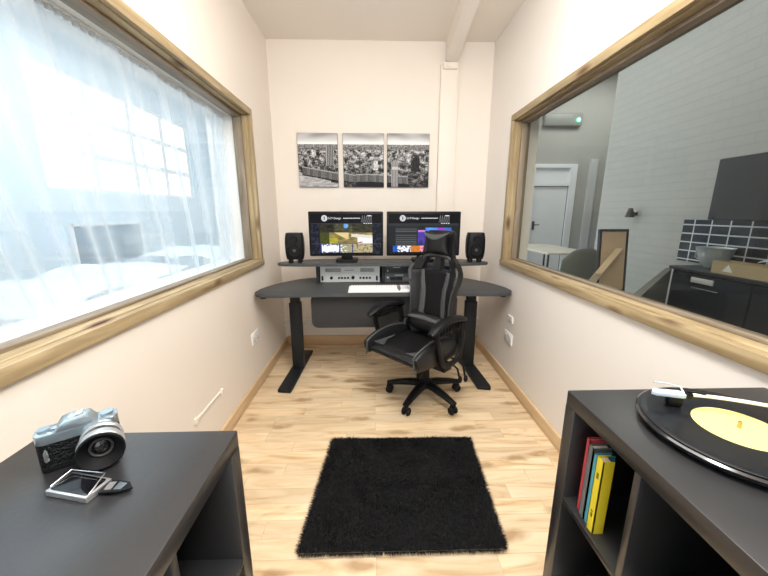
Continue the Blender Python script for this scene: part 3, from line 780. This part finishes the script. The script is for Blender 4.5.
monitor(DX-.296, 'left monitor showing a page with a photo gallery, on the desk shelf', scrL)
monitor(DX+.318, 'right monitor with a dark page and blue pictures, partly behind the chair', scrR)

# speakers
def speaker(x, label, rz):
    t = thing('studio_speaker', (x, 2.640, .916), label, 'speaker', rz=rz, group='black studio speakers on the desk shelf')
    rings = []
    for k in range(13):
        f = k/12; z = .028 + .205*f; e = 1 - .14*abs(2*f-1)**3
        w = .071*e; d = .058*e
        rings.append([(p[0], p[1], z) for p in rrect(-w, w, -d, d, .022)])
    m = MB().ring_loft(rings); m.build('cabinet', 'blk', t, smooth=50)
    c = MB().lathe([(.047, 0), (.049, .004), (.045, .006), (.034, -.004), (.014, -.010), (.012, -.004), (0, -.001)], o=(0, -.060, .100), ax=(0, -1, 0), n=36).build('woofer', 'blkm', t)
    MB().lathe([(.006, 0), (.012, .004), (0, .006)], o=(0, -.058, .100), ax=(0, -1, 0), n=16).build('dust_cap', 'dgrey', c)
    MB().lathe([(.027, 0), (.028, .004), (.016, -.003), (.009, -.006), (.009, -.002), (0, 0)], o=(0, -.0585, .182), ax=(0, -1, 0), n=30).build('tweeter', 'blkm', t)
    m = MB().box(-.050, -.022, -.045, .04, 0, .03, bev=.004).box(.022, .050, -.045, .04, 0, .03, bev=.004); m.build('isolation_foot', 'blkm', t)
speaker(-.625, 'black studio speaker at the left end of the desk shelf', radians(6))
speaker(.808, 'black studio speaker at the right end of the desk shelf', radians(-6))
tag(B('shelf_remote', 'greyb', -.485, -.435, 2.59, 2.605, .916, .922, bev=.002), 'tiny grey adapter lying on the desk shelf between left speaker and monitor', 'adapter')

# ------------------------------------------------------------------ gaming chair
CA = radians(-47)
gc = thing('gaming_chair', (.358, 2.155, 0), 'black and grey gaming chair on castors turned away from the desk', 'chair', rz=CA)
OY = -.122       # seat and back sit a little forward of the base
for k in range(5):
    a = radians(90 + 72*k) - CA
    T = Matrix.Rotation(a, 4, 'Z')
    m = MB(); m.tube([(.03, 0, .112), (.10, 0, .110), (.20, 0, .093), (.275, 0, .074)], [.038, .033, .027, .022], 12, ry=[.027, .024, .020, .016], T=T)
    m.build('base_leg', 'blk', gc)
    c = MB().tube([(.272, 0, .085), (.272, 0, .05)], .011, 12, T=T).ell((.262, 0, .045), (.026, .012, .020), T=T).build('castor', 'blk', gc)
    m = MB()
    for s in (-1, 1): m.lathe([(.0, -.008), (.022, -.008), (.027, -.003), (.027, .003), (.022, .008), (0, .008)], o=(.262, s*.017, .027), ax=(0, 1, 0), n=22, T=T)
    m.build('wheel', 'blkm', c)
MB().lathe([(.0, .085), (.04, .085), (.045, .10), (.045, .135), (.035, .145), (0, .145)], n=28).build('base_hub', 'blk', gc)
MB().cyl((0, 0, .14), (0, 0, .25), .030, .028).cyl((0, 0, .25), (0, 0, .34), .020).build('gas_cylinder', 'blk', gc)
MB().box(-.09, .09, OY-.02, OY+.20, .315, .345, bev=.008).box(-.05, .05, -.06, .08, .29, .32, bev=.006).build('tilt_mechanism', 'blk', gc)
for yy, ln in ((.03, .07), (.10, .09)):
    m = MB().tube([(.08, yy, .325), (.20, yy, .315), (.235, yy+.01, .29), (.25, yy+.02, .29-ln)], [.006, .006, .007, .008], 10).ell((.252, yy+.022, .285-ln), (.014, .016, .026)); m.build('lever', 'blk', gc)
# seat
def seat_rings():
    rings = []
    for k in range(15):
        f = k/14; y = OY - .235 + .455*f
        w = .190 + .012*sin(pi*f)
        zt = .452 + .012*(1-f)*0 + (.012 if f < .08 else .02) - .012*sin(pi*f); zb = .394 + .035*(1-min(1, f*6))**2*0
        e = 1 if 0 < k < 14 else .8
        zt2 = zt if e == 1 else zt-.022; zb2 = zb if e == 1 else zb+.02
        n = 18; pts = []
        poly = [(-w, zb2+.02), (-w*.9, zb2), (0, zb2), (w*.9, zb2), (w, zb2+.02), (w*1.0, zt2-.015), (w*.85, zt2), (w*.4, zt2-.004), (0, zt2-.006), (-w*.4, zt2-.004), (-w*.85, zt2), (-w, zt2-.015)]
        rings.append([(p[0], y, p[1]) for p in poly])
    return rings
MB().ring_loft(seat_rings()).build('seat', 'pu', gc, smooth=60)
for s in (-1, 1):
    pts = []; rr = []; ry = []
    for k in range(15):
        f = k/14; y = OY - .245 + .455*f
        h = sin(pi*min(1, f*1.02+.02))**.6
        pts.append((s*(.213), y, .432 + .028*h)); rr.append(.018 + .018*h); ry.append(.038 + .044*h)
    MB().tube(pts, rr, 18, ry=ry).build('seat_bolster', 'pu', gc, smooth=70)
    # piping along the bolster
    pp = [(s*(.213 - .016), OY - .250 + .455*k/14 , .432 + .028*sin(pi*min(1, k/14*1.02+.02))**.6 + (.037 + .044*sin(pi*min(1, k/14*1.02+.02))**.6)*.96) for k in range(15)]
    pp = [(s*.207, OY-.252, .390)] + pp
    MB().tube(pp, .0055, 8).build('seat_piping', 'pug', gc)
    MB().prism([(s*.10, OY-.20), (s*.205, OY-.20), (s*.205, OY+.03), (s*.165, OY-.02), (s*.145, OY-.12)][::s], .4655, .4695, 'XY').build('seat_patch', 'pug', gc)
# backrest
BY = OY + .180
def back_w(z):
    tab = [(.44, .160), (.52, .185), (.60, .196), (.70, .196), (.78, .205), (.86, .236), (.905, .246), (.95, .226), (.99, .188), (1.02, .156), (1.05, .141), (1.10, .137), (1.16, .137), (1.185, .12)]
    for (a, b), (c, d) in zip(tab, tab[1:]):
        if a <= z <= c:
            t = (z-a)/(c-a); t = t*t*(3-2*t)*.6 + t*.4
            return (b + (d-b)*t)*.83
    return tab[-1][1]*.83
def back_off(z): return BY + (z-.44)*.10 + .02*((z-.8)/.4)**2
def front_y(u, z):   # u in -1..1
    bol = .055 - .035*min(1, max(0, (z-.90)/.12))
    return back_off(z) - .02 - bol*abs(u)**3.2
def back_rings(z0, z1, n, wfac=1, ulim=(-1, 1)):
    rings = []
    for k in range(n+1):
        z = z0 + (z1-z0)*k/n; w = back_w(z)*wfac; e = 1 if 0 < k < n else .55
        F = [ulim[0] + (ulim[1]-ulim[0])*i/16 for i in range(17)]
        fr = [(u*w*(1 if e == 1 else .97), back_off(z) + (front_y(u, z)-back_off(z))*e, z) for u in F]
        bk = [(u*w*(1 if e == 1 else .97), back_off(z) + (.030 - .015*abs(u)**2)*e - (.018*abs(u)**3), z) for u in reversed(F)]
        rings.append(fr + bk)
    return rings
m = MB().ring_loft(back_rings(.44, .925, 22)).ring_loft(back_rings(1.0, 1.185, 10))
for s in (-1, 1):
    m.ring_loft(back_rings(.90, 1.02, 8, ulim=(s*.60, s*1.0) if s > 0 else (-1.0, -.60)))
m.ring_loft(back_rings(.90, 1.02, 4, ulim=(-.15, .15)))
m.build('backrest', 'pu', gc, smooth=60)
def patch(name, mt, ua, ub, z0, z1, off, nu=6, nv=24):
    def fn(i, j):
        z = z0 + (z1-z0)*j
        a, b = ua(j), ub(j); u = a + (b-a)*i
        return (u*back_w(z), front_y(u, z) - off - .004*sin(pi*i), z)
    mm = MB().grid(fn, nu, nv); o = mm.build(name, mt, gc, smooth=80)
    sd = o.modifiers.new('s', 'SOLIDIFY'); sd.thickness = .006; sd.offset = 0
    return o
patch('centre_panel', 'mesh', lambda j: -.42-.10*j*0, lambda j: .42, .50, .915, .002, 10)
for s in (-1, 1):
    if s < 0: ua, ub = (lambda j: -.70 + .12*j), (lambda j: -.46 + .06*sin(pi*j) + .0*j)
    else: ua, ub = (lambda j: .46 - .06*sin(pi*j)), (lambda j: .70 - .12*j)
    patch('side_stripe', 'pug', ua, ub, .56, .915, .003, 5)
    # wing edge accent
    if s < 0: ua, ub = (lambda j: -1.0), (lambda j: -.90)
    else: ua, ub = (lambda j: .90), (lambda j: 1.0)
    patch('wing_accent', 'pug', ua, ub, .84, .955, .002, 3)
    pp = [(s*back_w(.50+.44*k/20)*.995, front_y(1, .50+.44*k/20)+.004, .50+.44*k/20) for k in range(21)]
    MB().tube(pp, .004, 6).build('back_piping', 'pug', gc)
# head pillow with grey crescent
hz = 1.105; hy = back_off(hz) - .055
def hp(z): return .080 + .020*((z-hz)/.065)**2
rings = []
for k in range(13):
    f = -1 + 2*k/12; z = hz + .068*f; e = sqrt(max(0, 1-abs(f)**3.5))*.92+.08; w = hp(z)
    rings.append([(w*math.copysign(abs(cos(a))**.7, cos(a)), hy + .032*e*sin(a), z + .012*abs(cos(a))**2*f) for a in [2*pi*i/24 for i in range(24)]])
MB().ring_loft(rings).build('head_pillow', 'pu', gc, smooth=70)
def cres(i, j):
    x = -.098 + .196*i; c = 1-(2*i-1)**2
    z = hz + .070 - .002 - .034*c*j - .012*c
    return (x, hy - .0335*(1-abs(2*i-1)**4*.6) - .001 + .02*(1-j)*.6, z)
o = MB().grid(cres, 20, 5).build('pillow_crescent', 'pug', gc, smooth=80); sd = o.modifiers.new('s', 'SOLIDIFY'); sd.thickness = .005; sd.offset = 0
def trimring(i, j):
    a = pi*i; return (.112*cos(a), front_y(0, 1.0) - .004, .985 + .035*sin(a) + .016*j)
o = MB().grid(trimring, 20, 2).build('neck_trim', 'pug', gc, smooth=80); sd = o.modifiers.new('s', 'SOLIDIFY'); sd.thickness = .012
# lumbar pillow
rings = []
lz = .565; ly = BY - .060
for k in range(17):
    f = -1 + 2*k/16; x = .15*f; e = (1-abs(f)**4)**.5*.85+.15
    rings.append([(x, ly + .045*e*cos(a), lz + (.062 + .012*f*f)*e*sin(a)) for a in [2*pi*i/20 for i in range(20)]])
MB().ring_loft(rings).build('lumbar_pillow', 'pu', gc, smooth=70)
o = MB().grid(lambda i, j: (-.14+.28*i, ly-.012-.035*cos((j-.1)*1.1), lz+.030+.030*j*(1-.5*abs(2*i-1)) ), 14, 4).build('lumbar_patch', 'pug', gc, smooth=80)
sd = o.modifiers.new('s', 'SOLIDIFY'); sd.thickness = .004
# hinge wings joining seat and back
for s in (-1, 1):
    m = MB().ell((s*.212, BY-.01, .475), (.030, .070, .085), p=.8); m.build('hinge_cover', 'blk', gc, smooth=60)
# armrests
for s in (-1, 1):
    ax = s*.262
    pad = []; r1 = []; r2 = []
    for k in range(13):
        f = k/12; y = OY - .18 + .34*f
        pad.append((ax, y, .640 + .032*sin(pi*min(1, f*.95))**.9 - .02*(1-f)**6)); e = .6 + .4*min(1, 6*f, 6*(1-f)+.3)
        r1.append(.036*e); r2.append(.021*e)
    a = MB().tube(pad, r1, 16, ry=r2).build('armrest', 'blk', gc, smooth=60)
    br = []
    # loop bracket: front strut, lower bar, rear strut
    loop = [(OY-.125, .630), (OY-.115, .57), (OY-.09, .50), (OY-.07, .43), (OY-.03, .385), (OY+.06, .375), (OY+.12, .40), (OY+.15, .47), (OY+.155, .55), (OY+.135, .63)]
    MB().tube([(ax, y, z) for y, z in loop], .020, 12, ry=.014, up=(1, 0, 0)).build('bracket', 'blk', a, smooth=60)
    MB().tube([(ax, OY-.10, .60), (ax, OY-.02, .60), (ax, OY+.06, .605), (ax, OY+.12, .60)], .009, 8).build('rib_bar', 'blk', a)
    m = MB()
    for k in range(7): m.box(ax-.012, ax+.012, OY-.085+.03*k, OY-.078+.03*k, .60, .64)
    m.build('ribs', 'blk', a, smooth=0)
    MB().box(min(s*.12, ax), max(s*.12, ax), OY-.03, OY+.05, .335, .375, bev=.006).build('mounting_bar', 'blk', a)

# ------------------------------------------------------------------ rug
RC = [(-.245, 1.70), (.548, 1.69), (.508, 1.03), (-.300, 1.035)]
def rugp(u, v):
    a = Vector(RC[3])*(1-u) + Vector(RC[2])*u; b = Vector(RC[0])*(1-u) + Vector(RC[1])*u
    return a*(1-v) + b*v
t = thing('shag_rug', (.13, 1.37, 0), 'black shaggy rectangular rug on the pale wooden floor', 'rug')
m = MB()
m.grid(lambda u, v: (*(rugp(u, v)-Vector((.13, 1.37))), .012), 4, 4); m.build('backing', 'rug', t, smooth=0)
bm = bmesh.new()
def blade(x, y, z, L, ang, lean, w):
    dx, dy = cos(ang), sin(ang); px, py = -dy*w, dx*w
    a = bm.verts.new((x-px, y-py, z)); b = bm.verts.new((x+px, y+py, z))
    h = L*sqrt(max(0, 1-lean*lean))
    c = bm.verts.new((x+px*.7+dx*L*lean*.4, y+py*.7+dy*L*lean*.4, z+h*.65)); d = bm.verts.new((x-px*.7+dx*L*lean*.4, y-py*.7+dy*L*lean*.4, z+h*.65))
    e = bm.verts.new((x+dx*L*lean, y+dy*L*lean, z+h*.9))
    bm.faces.new((a, b, c, d)); bm.faces.new((d, c, e))
for k in range(30000):
    u, v = random.random(), random.random(); p = rugp(u, v)
    g = nz(p.x*5, p.y*5)*3
    blade(p.x-.13, p.y-1.37, .008, random.uniform(.014, .026), g*2+random.uniform(-1.2, 1.2), random.uniform(.2, .8), random.uniform(.0008, .0016))
for k in range(3600):
    e = random.random()*4; i = int(e); f = e-i
    u, v = [(f, 0), (1, f), (f, 1), (0, f)][i]; p = rugp(u, v)
    ang = [-pi/2, 0, pi/2, pi][i] + random.gauss(0, .45)
    blade(p.x-.13, p.y-1.37, .006, random.uniform(.010, .030 if i != 2 else .016), ang, random.uniform(.8, .98), random.uniform(.0008, .0016))
me = bpy.data.meshes.new('pile'); bm.to_mesh(me); bm.free(); me.materials.append(M['rug'])
o = bpy.data.objects.new('pile', me); COL.objects.link(o); o.parent = t; tag(o, kind='stuff')

# ------------------------------------------------------------------ the two cube cabinets
CH = .853
def cabinet(name, X0, X1, Y1, Y0, face, label, divs, shift=0):
    """open shelf unit; its open face is at x=face; runs from Y1 (far end) to Y0 (near end)"""
    t = thing(name, ((X0+X1)/2, (Y0+Y1)/2, 0), label, 'shelf unit')
    cx_, cy_ = (X0+X1)/2, (Y0+Y1)/2
    def b(nm, x0, x1, y0, y1, z0, z1, bev=.0015):
        return B(nm, 'cab', x0-cx_, x1-cx_, y0-cy_, y1-cy_, z0, z1, parent=t, bev=bev)
    tk, th = .038, .016
    b('top_panel', X0, X1, Y0, Y1, CH-tk, CH, .0025)
    b('bottom_panel', X0, X1, Y0+tk, Y1-tk, .0, tk)
    b('side_panel', X0, X1, Y1-tk, Y1, 0, CH-tk); b('side_panel', X0, X1, Y0, Y0+tk, 0, CH-tk)
    s = -1 if face == X0 else 1
    bx0, bx1 = (X1-.01, X1-.002) if face == X0 else (X0+.002, X0+.01)
    b('back_panel', bx0, bx1, Y0+tk, Y1-tk, tk, CH-tk, 0)
    fx0, fx1 = (X0+.001, X1-.01) if face == X0 else (X0+.01, X1-.001)
    for z in (.545, .275): b('shelf', fx0, fx1, Y0+tk, Y1-tk, z, z+th)
    for y in divs:
        for z0, z1 in ((tk, .275), (.275+th, .545), (.545+th, CH-tk)): b('divider', fx0, fx1, y, y+th, z0, z1)
    return t
cabinet('shelf_cabinet', .498, 1.025, .763, -.32, .498, 'black open shelf cabinet at the right holding books and a turntable', [.514, .28, .046])
cabinet('shelf_cabinet', -.690, -.291, .624, -.40, -.291, 'black open shelf cabinet at the left with a camera on top', [.38, .13, -.12])

# books, each with cover and pages; spines face the open side
def book(y0, y1, h, d, m, label, x=.520, lean=0, sub=None):
    t = thing('book', (x, (y0+y1)/2, .5615), label, 'book', group='books in the right cabinet')
    w = y1-y0; T = Matrix.Rotation(lean, 4, 'X')
    mm = MB().box(0, .003, -w/2, w/2, 0, h, T=T).box(0, d, -w/2, -w/2+.002, 0, h, T=T).box(0, d, w/2-.002, w/2, 0, h, T=T)
    mm.build('cover', m, t, smooth=0)
    MB().box(.003, d-.004, -w/2+.002, w/2-.002, .003, h-.004, T=T).build('pages', 'page', t, smooth=0)
    return t
book(.680, .692, .205, .045, 'red', 'red book, farthest of the four in the right cabinet', .516)
book(.660, .677, .198, .045, 'greyb', 'grey book between the red book and the teal book', .512)
book(.643, .656, .190, .042, 'teal', 'teal book between the grey book and the yellow book', .512)
b = book(.618, .640, .196, .026, 'yel', 'yellow book, nearest of the four in the right cabinet', .508)
m = MB()
for z in (.145, .15, .155): m.box(-.0006, 0, -.003, .004, z, z+.0025)
for z in (.04, .044, .048, .055): m.box(-.0006, 0, -.003, .003, z, z+.002)
m.build('spine_lettering', 'blk', b, smooth=0)

# ------------------------------------------------------------------ turntable
TCx, TCy = .737, .571
t = thing('turntable', (TCx, TCy, CH), 'black turntable with a white tonearm on the right cabinet', 'turntable')
MB().lathe([(0, 0), (.150, 0), (.154, .002), (.154, .006), (.150, .008), (0, .008)], n=96).build('base', 'blkm', t)
MB().lathe([(0, .008), (.145, .008), (.162, .010), (.168, .013), (.168, .017), (.164, .020), (0, .020)], n=96).build('platter', 'blkg', t)
MB().cyl((0, 0, .018), (0, 0, .036), .0035, n=14).build('spindle', 'brass', t)
# tonearm
px_, py_ = .205, -.085
MB().lathe([(0, 0), (.026, 0), (.026, .045), (.018, .05), (.018, .06), (0, .06)], o=(px_, py_, 0), n=28).build('arm_pivot', 'silver', t)
hs = Vector((-.053, .080, .050)); mid = Vector((.03, .060, .060)); pv = Vector((px_, py_, .066))
pts = []
for k in range(21):
    f = k/20; pts.append(hs*(1-f)**2 + (mid*1.0)*2*f*(1-f) + pv*f*f)
MB().tube(pts, .0038, 10).build('tonearm', 'white', t)
dr = (pts[1]-pts[0]).normalized(); ang = math.atan2(dr.y, dr.x)
T = Matrix.Translation(hs) @ Matrix.Rotation(ang, 4, 'Z')
h = MB().prism([(-.058, -.004), (-.05, -.010), (.0, -.011), (.012, -.006), (.012, .006), (.0, .011), (-.05, .009)], -.004, .005, 'XY', bev=.001, T=T).build('headshell', 'bluel', t)
MB().box(-.024, .004, -.008, .008, -.026, -.004, bev=.002, T=T).build('cartridge', 'blk', h)
MB().tube([(.006, 0, .004), (.004, .012, .013), (-.02, .018, .016), (-.045, .020, .016)], .0022, 8, T=T).build('finger_lift', 'silver', h)
MB().box(.006, .020, -.009, .009, -.006, .008, bev=.002, T=T).tube([(.012, 0, .008), (.020, -.012, .015), (.034, -.02, .016)], .0025, 8, T=T).build('collar', 'blk', h)
# the record lies on the platter
v = thing('vinyl_record', (TCx, TCy, CH+.0201), 'black vinyl record with a pale yellow label on the turntable', 'record')
MB().lathe([(.0036, 0), (.158, 0), (.160, .0012), (.158, .0022), (.145, .0019), (.078, .0019), (.075, .0015), (.0036, .0015)], n=120, cap=False).build('disc', 'vinyl', v)
MB().lathe([(.0036, .0016), (.072, .0016), (.0725, .0023), (.0036, .0023)], n=80, cap=False).build('paper_label', 'lab', v)

# ------------------------------------------------------------------ camera on the left cabinet
ca = thing('film_camera', (-.548, .556, CH), 'silver and black vintage film camera on the left cabinet', 'camera', rz=radians(36))
# local: lens points to -Y, body width along X
bw, bd, bh = .057, .018, .075
body = rrect(-bw, bw, -bd, bd, .010)
MB().prism(body, .008, .054, 'XY').build('leatherette_body', 'leath', ca)
MB().prism(rrect(-bw, bw, -bd, bd, .010), 0, .008, 'XY', bev=.001).build('bottom_plate', 'blk', ca)
MB().prism(rrect(-bw, bw, -bd, bd, .010), .054, .072, 'XY', bev=.0015).build('top_plate', 'camsil', ca)
MB().prism([(-.030, .071), (-.020, .086), (-.014, .088), (.014, .088), (.020, .086), (.030, .071)], -.019, .014, 'XZ', bev=.002).build('prism_housing', 'camsil', ca)
MB().box(-.010, .010, -.008, .010, .087, .0905, bev=.001).build('hot_shoe', 'chrome', ca)
MB().cyl((-.044, 0, .071), (-.044, 0, .077), .009, n=24).build('rewind_knob', 'camsil', ca)
MB().cyl((.042, 0, .071), (.042, 0, .078), .010, n=24).build('speed_dial', 'camsil', ca)
MB().cyl((-.029, -.008, .071), (-.029, -.008, .078), .0055, n=20).build('shutter_button', 'chrome', ca)
MB().prism([(-.046, .022), (-.041, .026), (-.041, .044), (-.044, .049), (-.048, .040), (-.048, .026)], -.0225, -.018, 'XZ', bev=.0008).build('self_timer_lever', 'chrome', ca)
LO = (.031, -.018, .038)
l = MB().lathe([(0, 0), (.031, 0), (.032, .002), (.032, .010), (.030, .012), (0, .012)], o=LO, ax=(0, -1, 0), n=48).build('lens_mount', 'silver', ca)
MB().lathe([(.026, .010), (.027, .014), (.026, .028), (.024, .030), (.0, .030)], o=LO, ax=(0, -1, 0), n=48).build('focus_ring', 'blk', l)
MB().lathe([(.027, .026), (.033, .028), (.0345, .032), (.0345, .044), (.033, .046), (.030, .046), (.029, .03), (.02, .028)], o=LO, ax=(0, -1, 0), n=56, cap=False).build('aperture_ring', 'silver', l)
MB().lathe([(.033, .045), (.0345, .048), (.0345, .052), (.0325, .053), (.031, .050), (.022, .038), (.018, .034), (.0, .034)], o=LO, ax=(0, -1, 0), n=56, cap=False).build('lens_barrel', 'blkm', l)
MB().lathe([(.0175, .0345), (.0175, .038), (.016, .0385), (.014, .037), (.0135, .0345)], o=LO, ax=(0, -1, 0), n=40, cap=False).build('retaining_ring', 'dgrey', l)
MB().lathe([(0, .0405), (.006, .040), (.011, .038), (.0135, .0355), (.0, .0355)], o=LO, ax=(0, -1, 0), n=40).build('front_glass', 'blkg', l)
# flat metal filter case in front of the camera
fc = thing('filter_case', (-.490, .476, CH), 'open flat silver and black case lying before the film camera', 'case', rz=radians(-12))
MB().box(-.040, .040, -.021, .021, 0, .010, bev=.0012).build('case_body', 'silver', fc)
MB().prism(rrect(-.036, .036, -.017, .017, .004), .0102, .0112, 'XY').build('glossy_face', 'blkg', fc)
m = MB().tube([(-.038, -.014, .012), (-.036, .018, .017), (.030, .020, .019), (.040, -.016, .012)], .0012, 8); m.build('wire_bail', 'chrome', fc)
T = Matrix.Translation((.040, .004, .004)) @ Matrix.Rotation(radians(18), 4, 'Z')
lv = MB().prism([(0, -.010), (.030, -.012), (.050, -.006), (.038, .008), (.018, .014), (0, .014)], 0, .003, 'XY', bev=.0006, T=T).build('swing_cover', 'blk', fc)
MB().prism([(.006, -.006), (.017, -.007), (.017, .010), (.006, .010)], .003, .0036, 'XY', T=T).build('grey_window', 'greyb', lv, smooth=0)
MB().prism([(.021, -.007), (.032, -.008), (.036, .004), (.022, .009)], .003, .0036, 'XY', T=T).build('glass_window', 'camsil', lv, smooth=0)

# ------------------------------------------------------------------ light
def area(name, loc, rot, sx, sy, power, c=(1, 1, 1)):
    l = bpy.data.lights.new(name, 'AREA'); l.shape = 'RECTANGLE'; l.size = sx; l.size_y = sy; l.energy = power; l.color = c
    o = bpy.data.objects.new(name, l); COL.objects.link(o); o.location = loc; o.rotation_euler = rot; return o
area('overhead_fill', (.20, .9, 2.69), (0, 0, 0), 1.1, 1.6, 22, (1, .97, .93))  # unseen area light added overhead to brighten the room
pl = bpy.data.lights.new('room_fill_point', 'POINT'); pl.energy = 48; pl.shadow_soft_size = .16; pl.color = (1, .97, .93)  # added point fill, out of view, lifts the ceiling and walls
po = bpy.data.objects.new('room_fill_point', pl); COL.objects.link(po); po.location = (.35, .45, 2.25)
area('left_room_fill', (-2.4, 2.4, 3.35), (0, 0, 0), 2.0, 5.0, 75, (.80, .92, 1))  # added fill that whitens the curtain from behind
area('right_room_fill', (2.0, 3.8, 4.1), (0, 0, 0), 1.0, 2.0, 7.5, (1, 1, .97))  # weak unseen fill added for the room beyond the right window
area('hall_fill', (4.4, 6.3, 4.1), (0, 0, 0), 2.0, 1.0, 46, (.97, 1, 1))  # extra light added to brighten the white door
w = bpy.data.worlds.new('world'); S.world = w; w.use_nodes = True
bg = w.node_tree.nodes['Background']; bg.inputs[0].default_value = (.92, .97, 1, 1); bg.inputs[1].default_value = 1.6

# ------------------------------------------------------------------ camera
f = 331.0; H = 1.3
pit = atan(75/f); yaw = atan(10/f*cos(pit))
cd = bpy.data.cameras.new('camera'); cam = bpy.data.objects.new('camera', cd); COL.objects.link(cam)
cd.sensor_fit = 'HORIZONTAL'; cd.sensor_width = 36; cd.lens = f*36/768; cd.clip_start = .01
cam.location = (0, 0, H); cam.rotation_euler = (pi/2 - pit, 0, -yaw)
S.camera = cam
S.view_settings.view_transform = 'Standard'; S.view_settings.look = 'None'; S.view_settings.gamma = 1; S.view_settings.use_curve_mapping = False
S.view_settings.exposure = 0.6
S.cycles.use_denoising = True
S.cycles.max_bounces = 10; S.cycles.diffuse_bounces = 5; S.cycles.transparent_max_bounces = 12
S.cycles.sample_clamp_indirect = 6
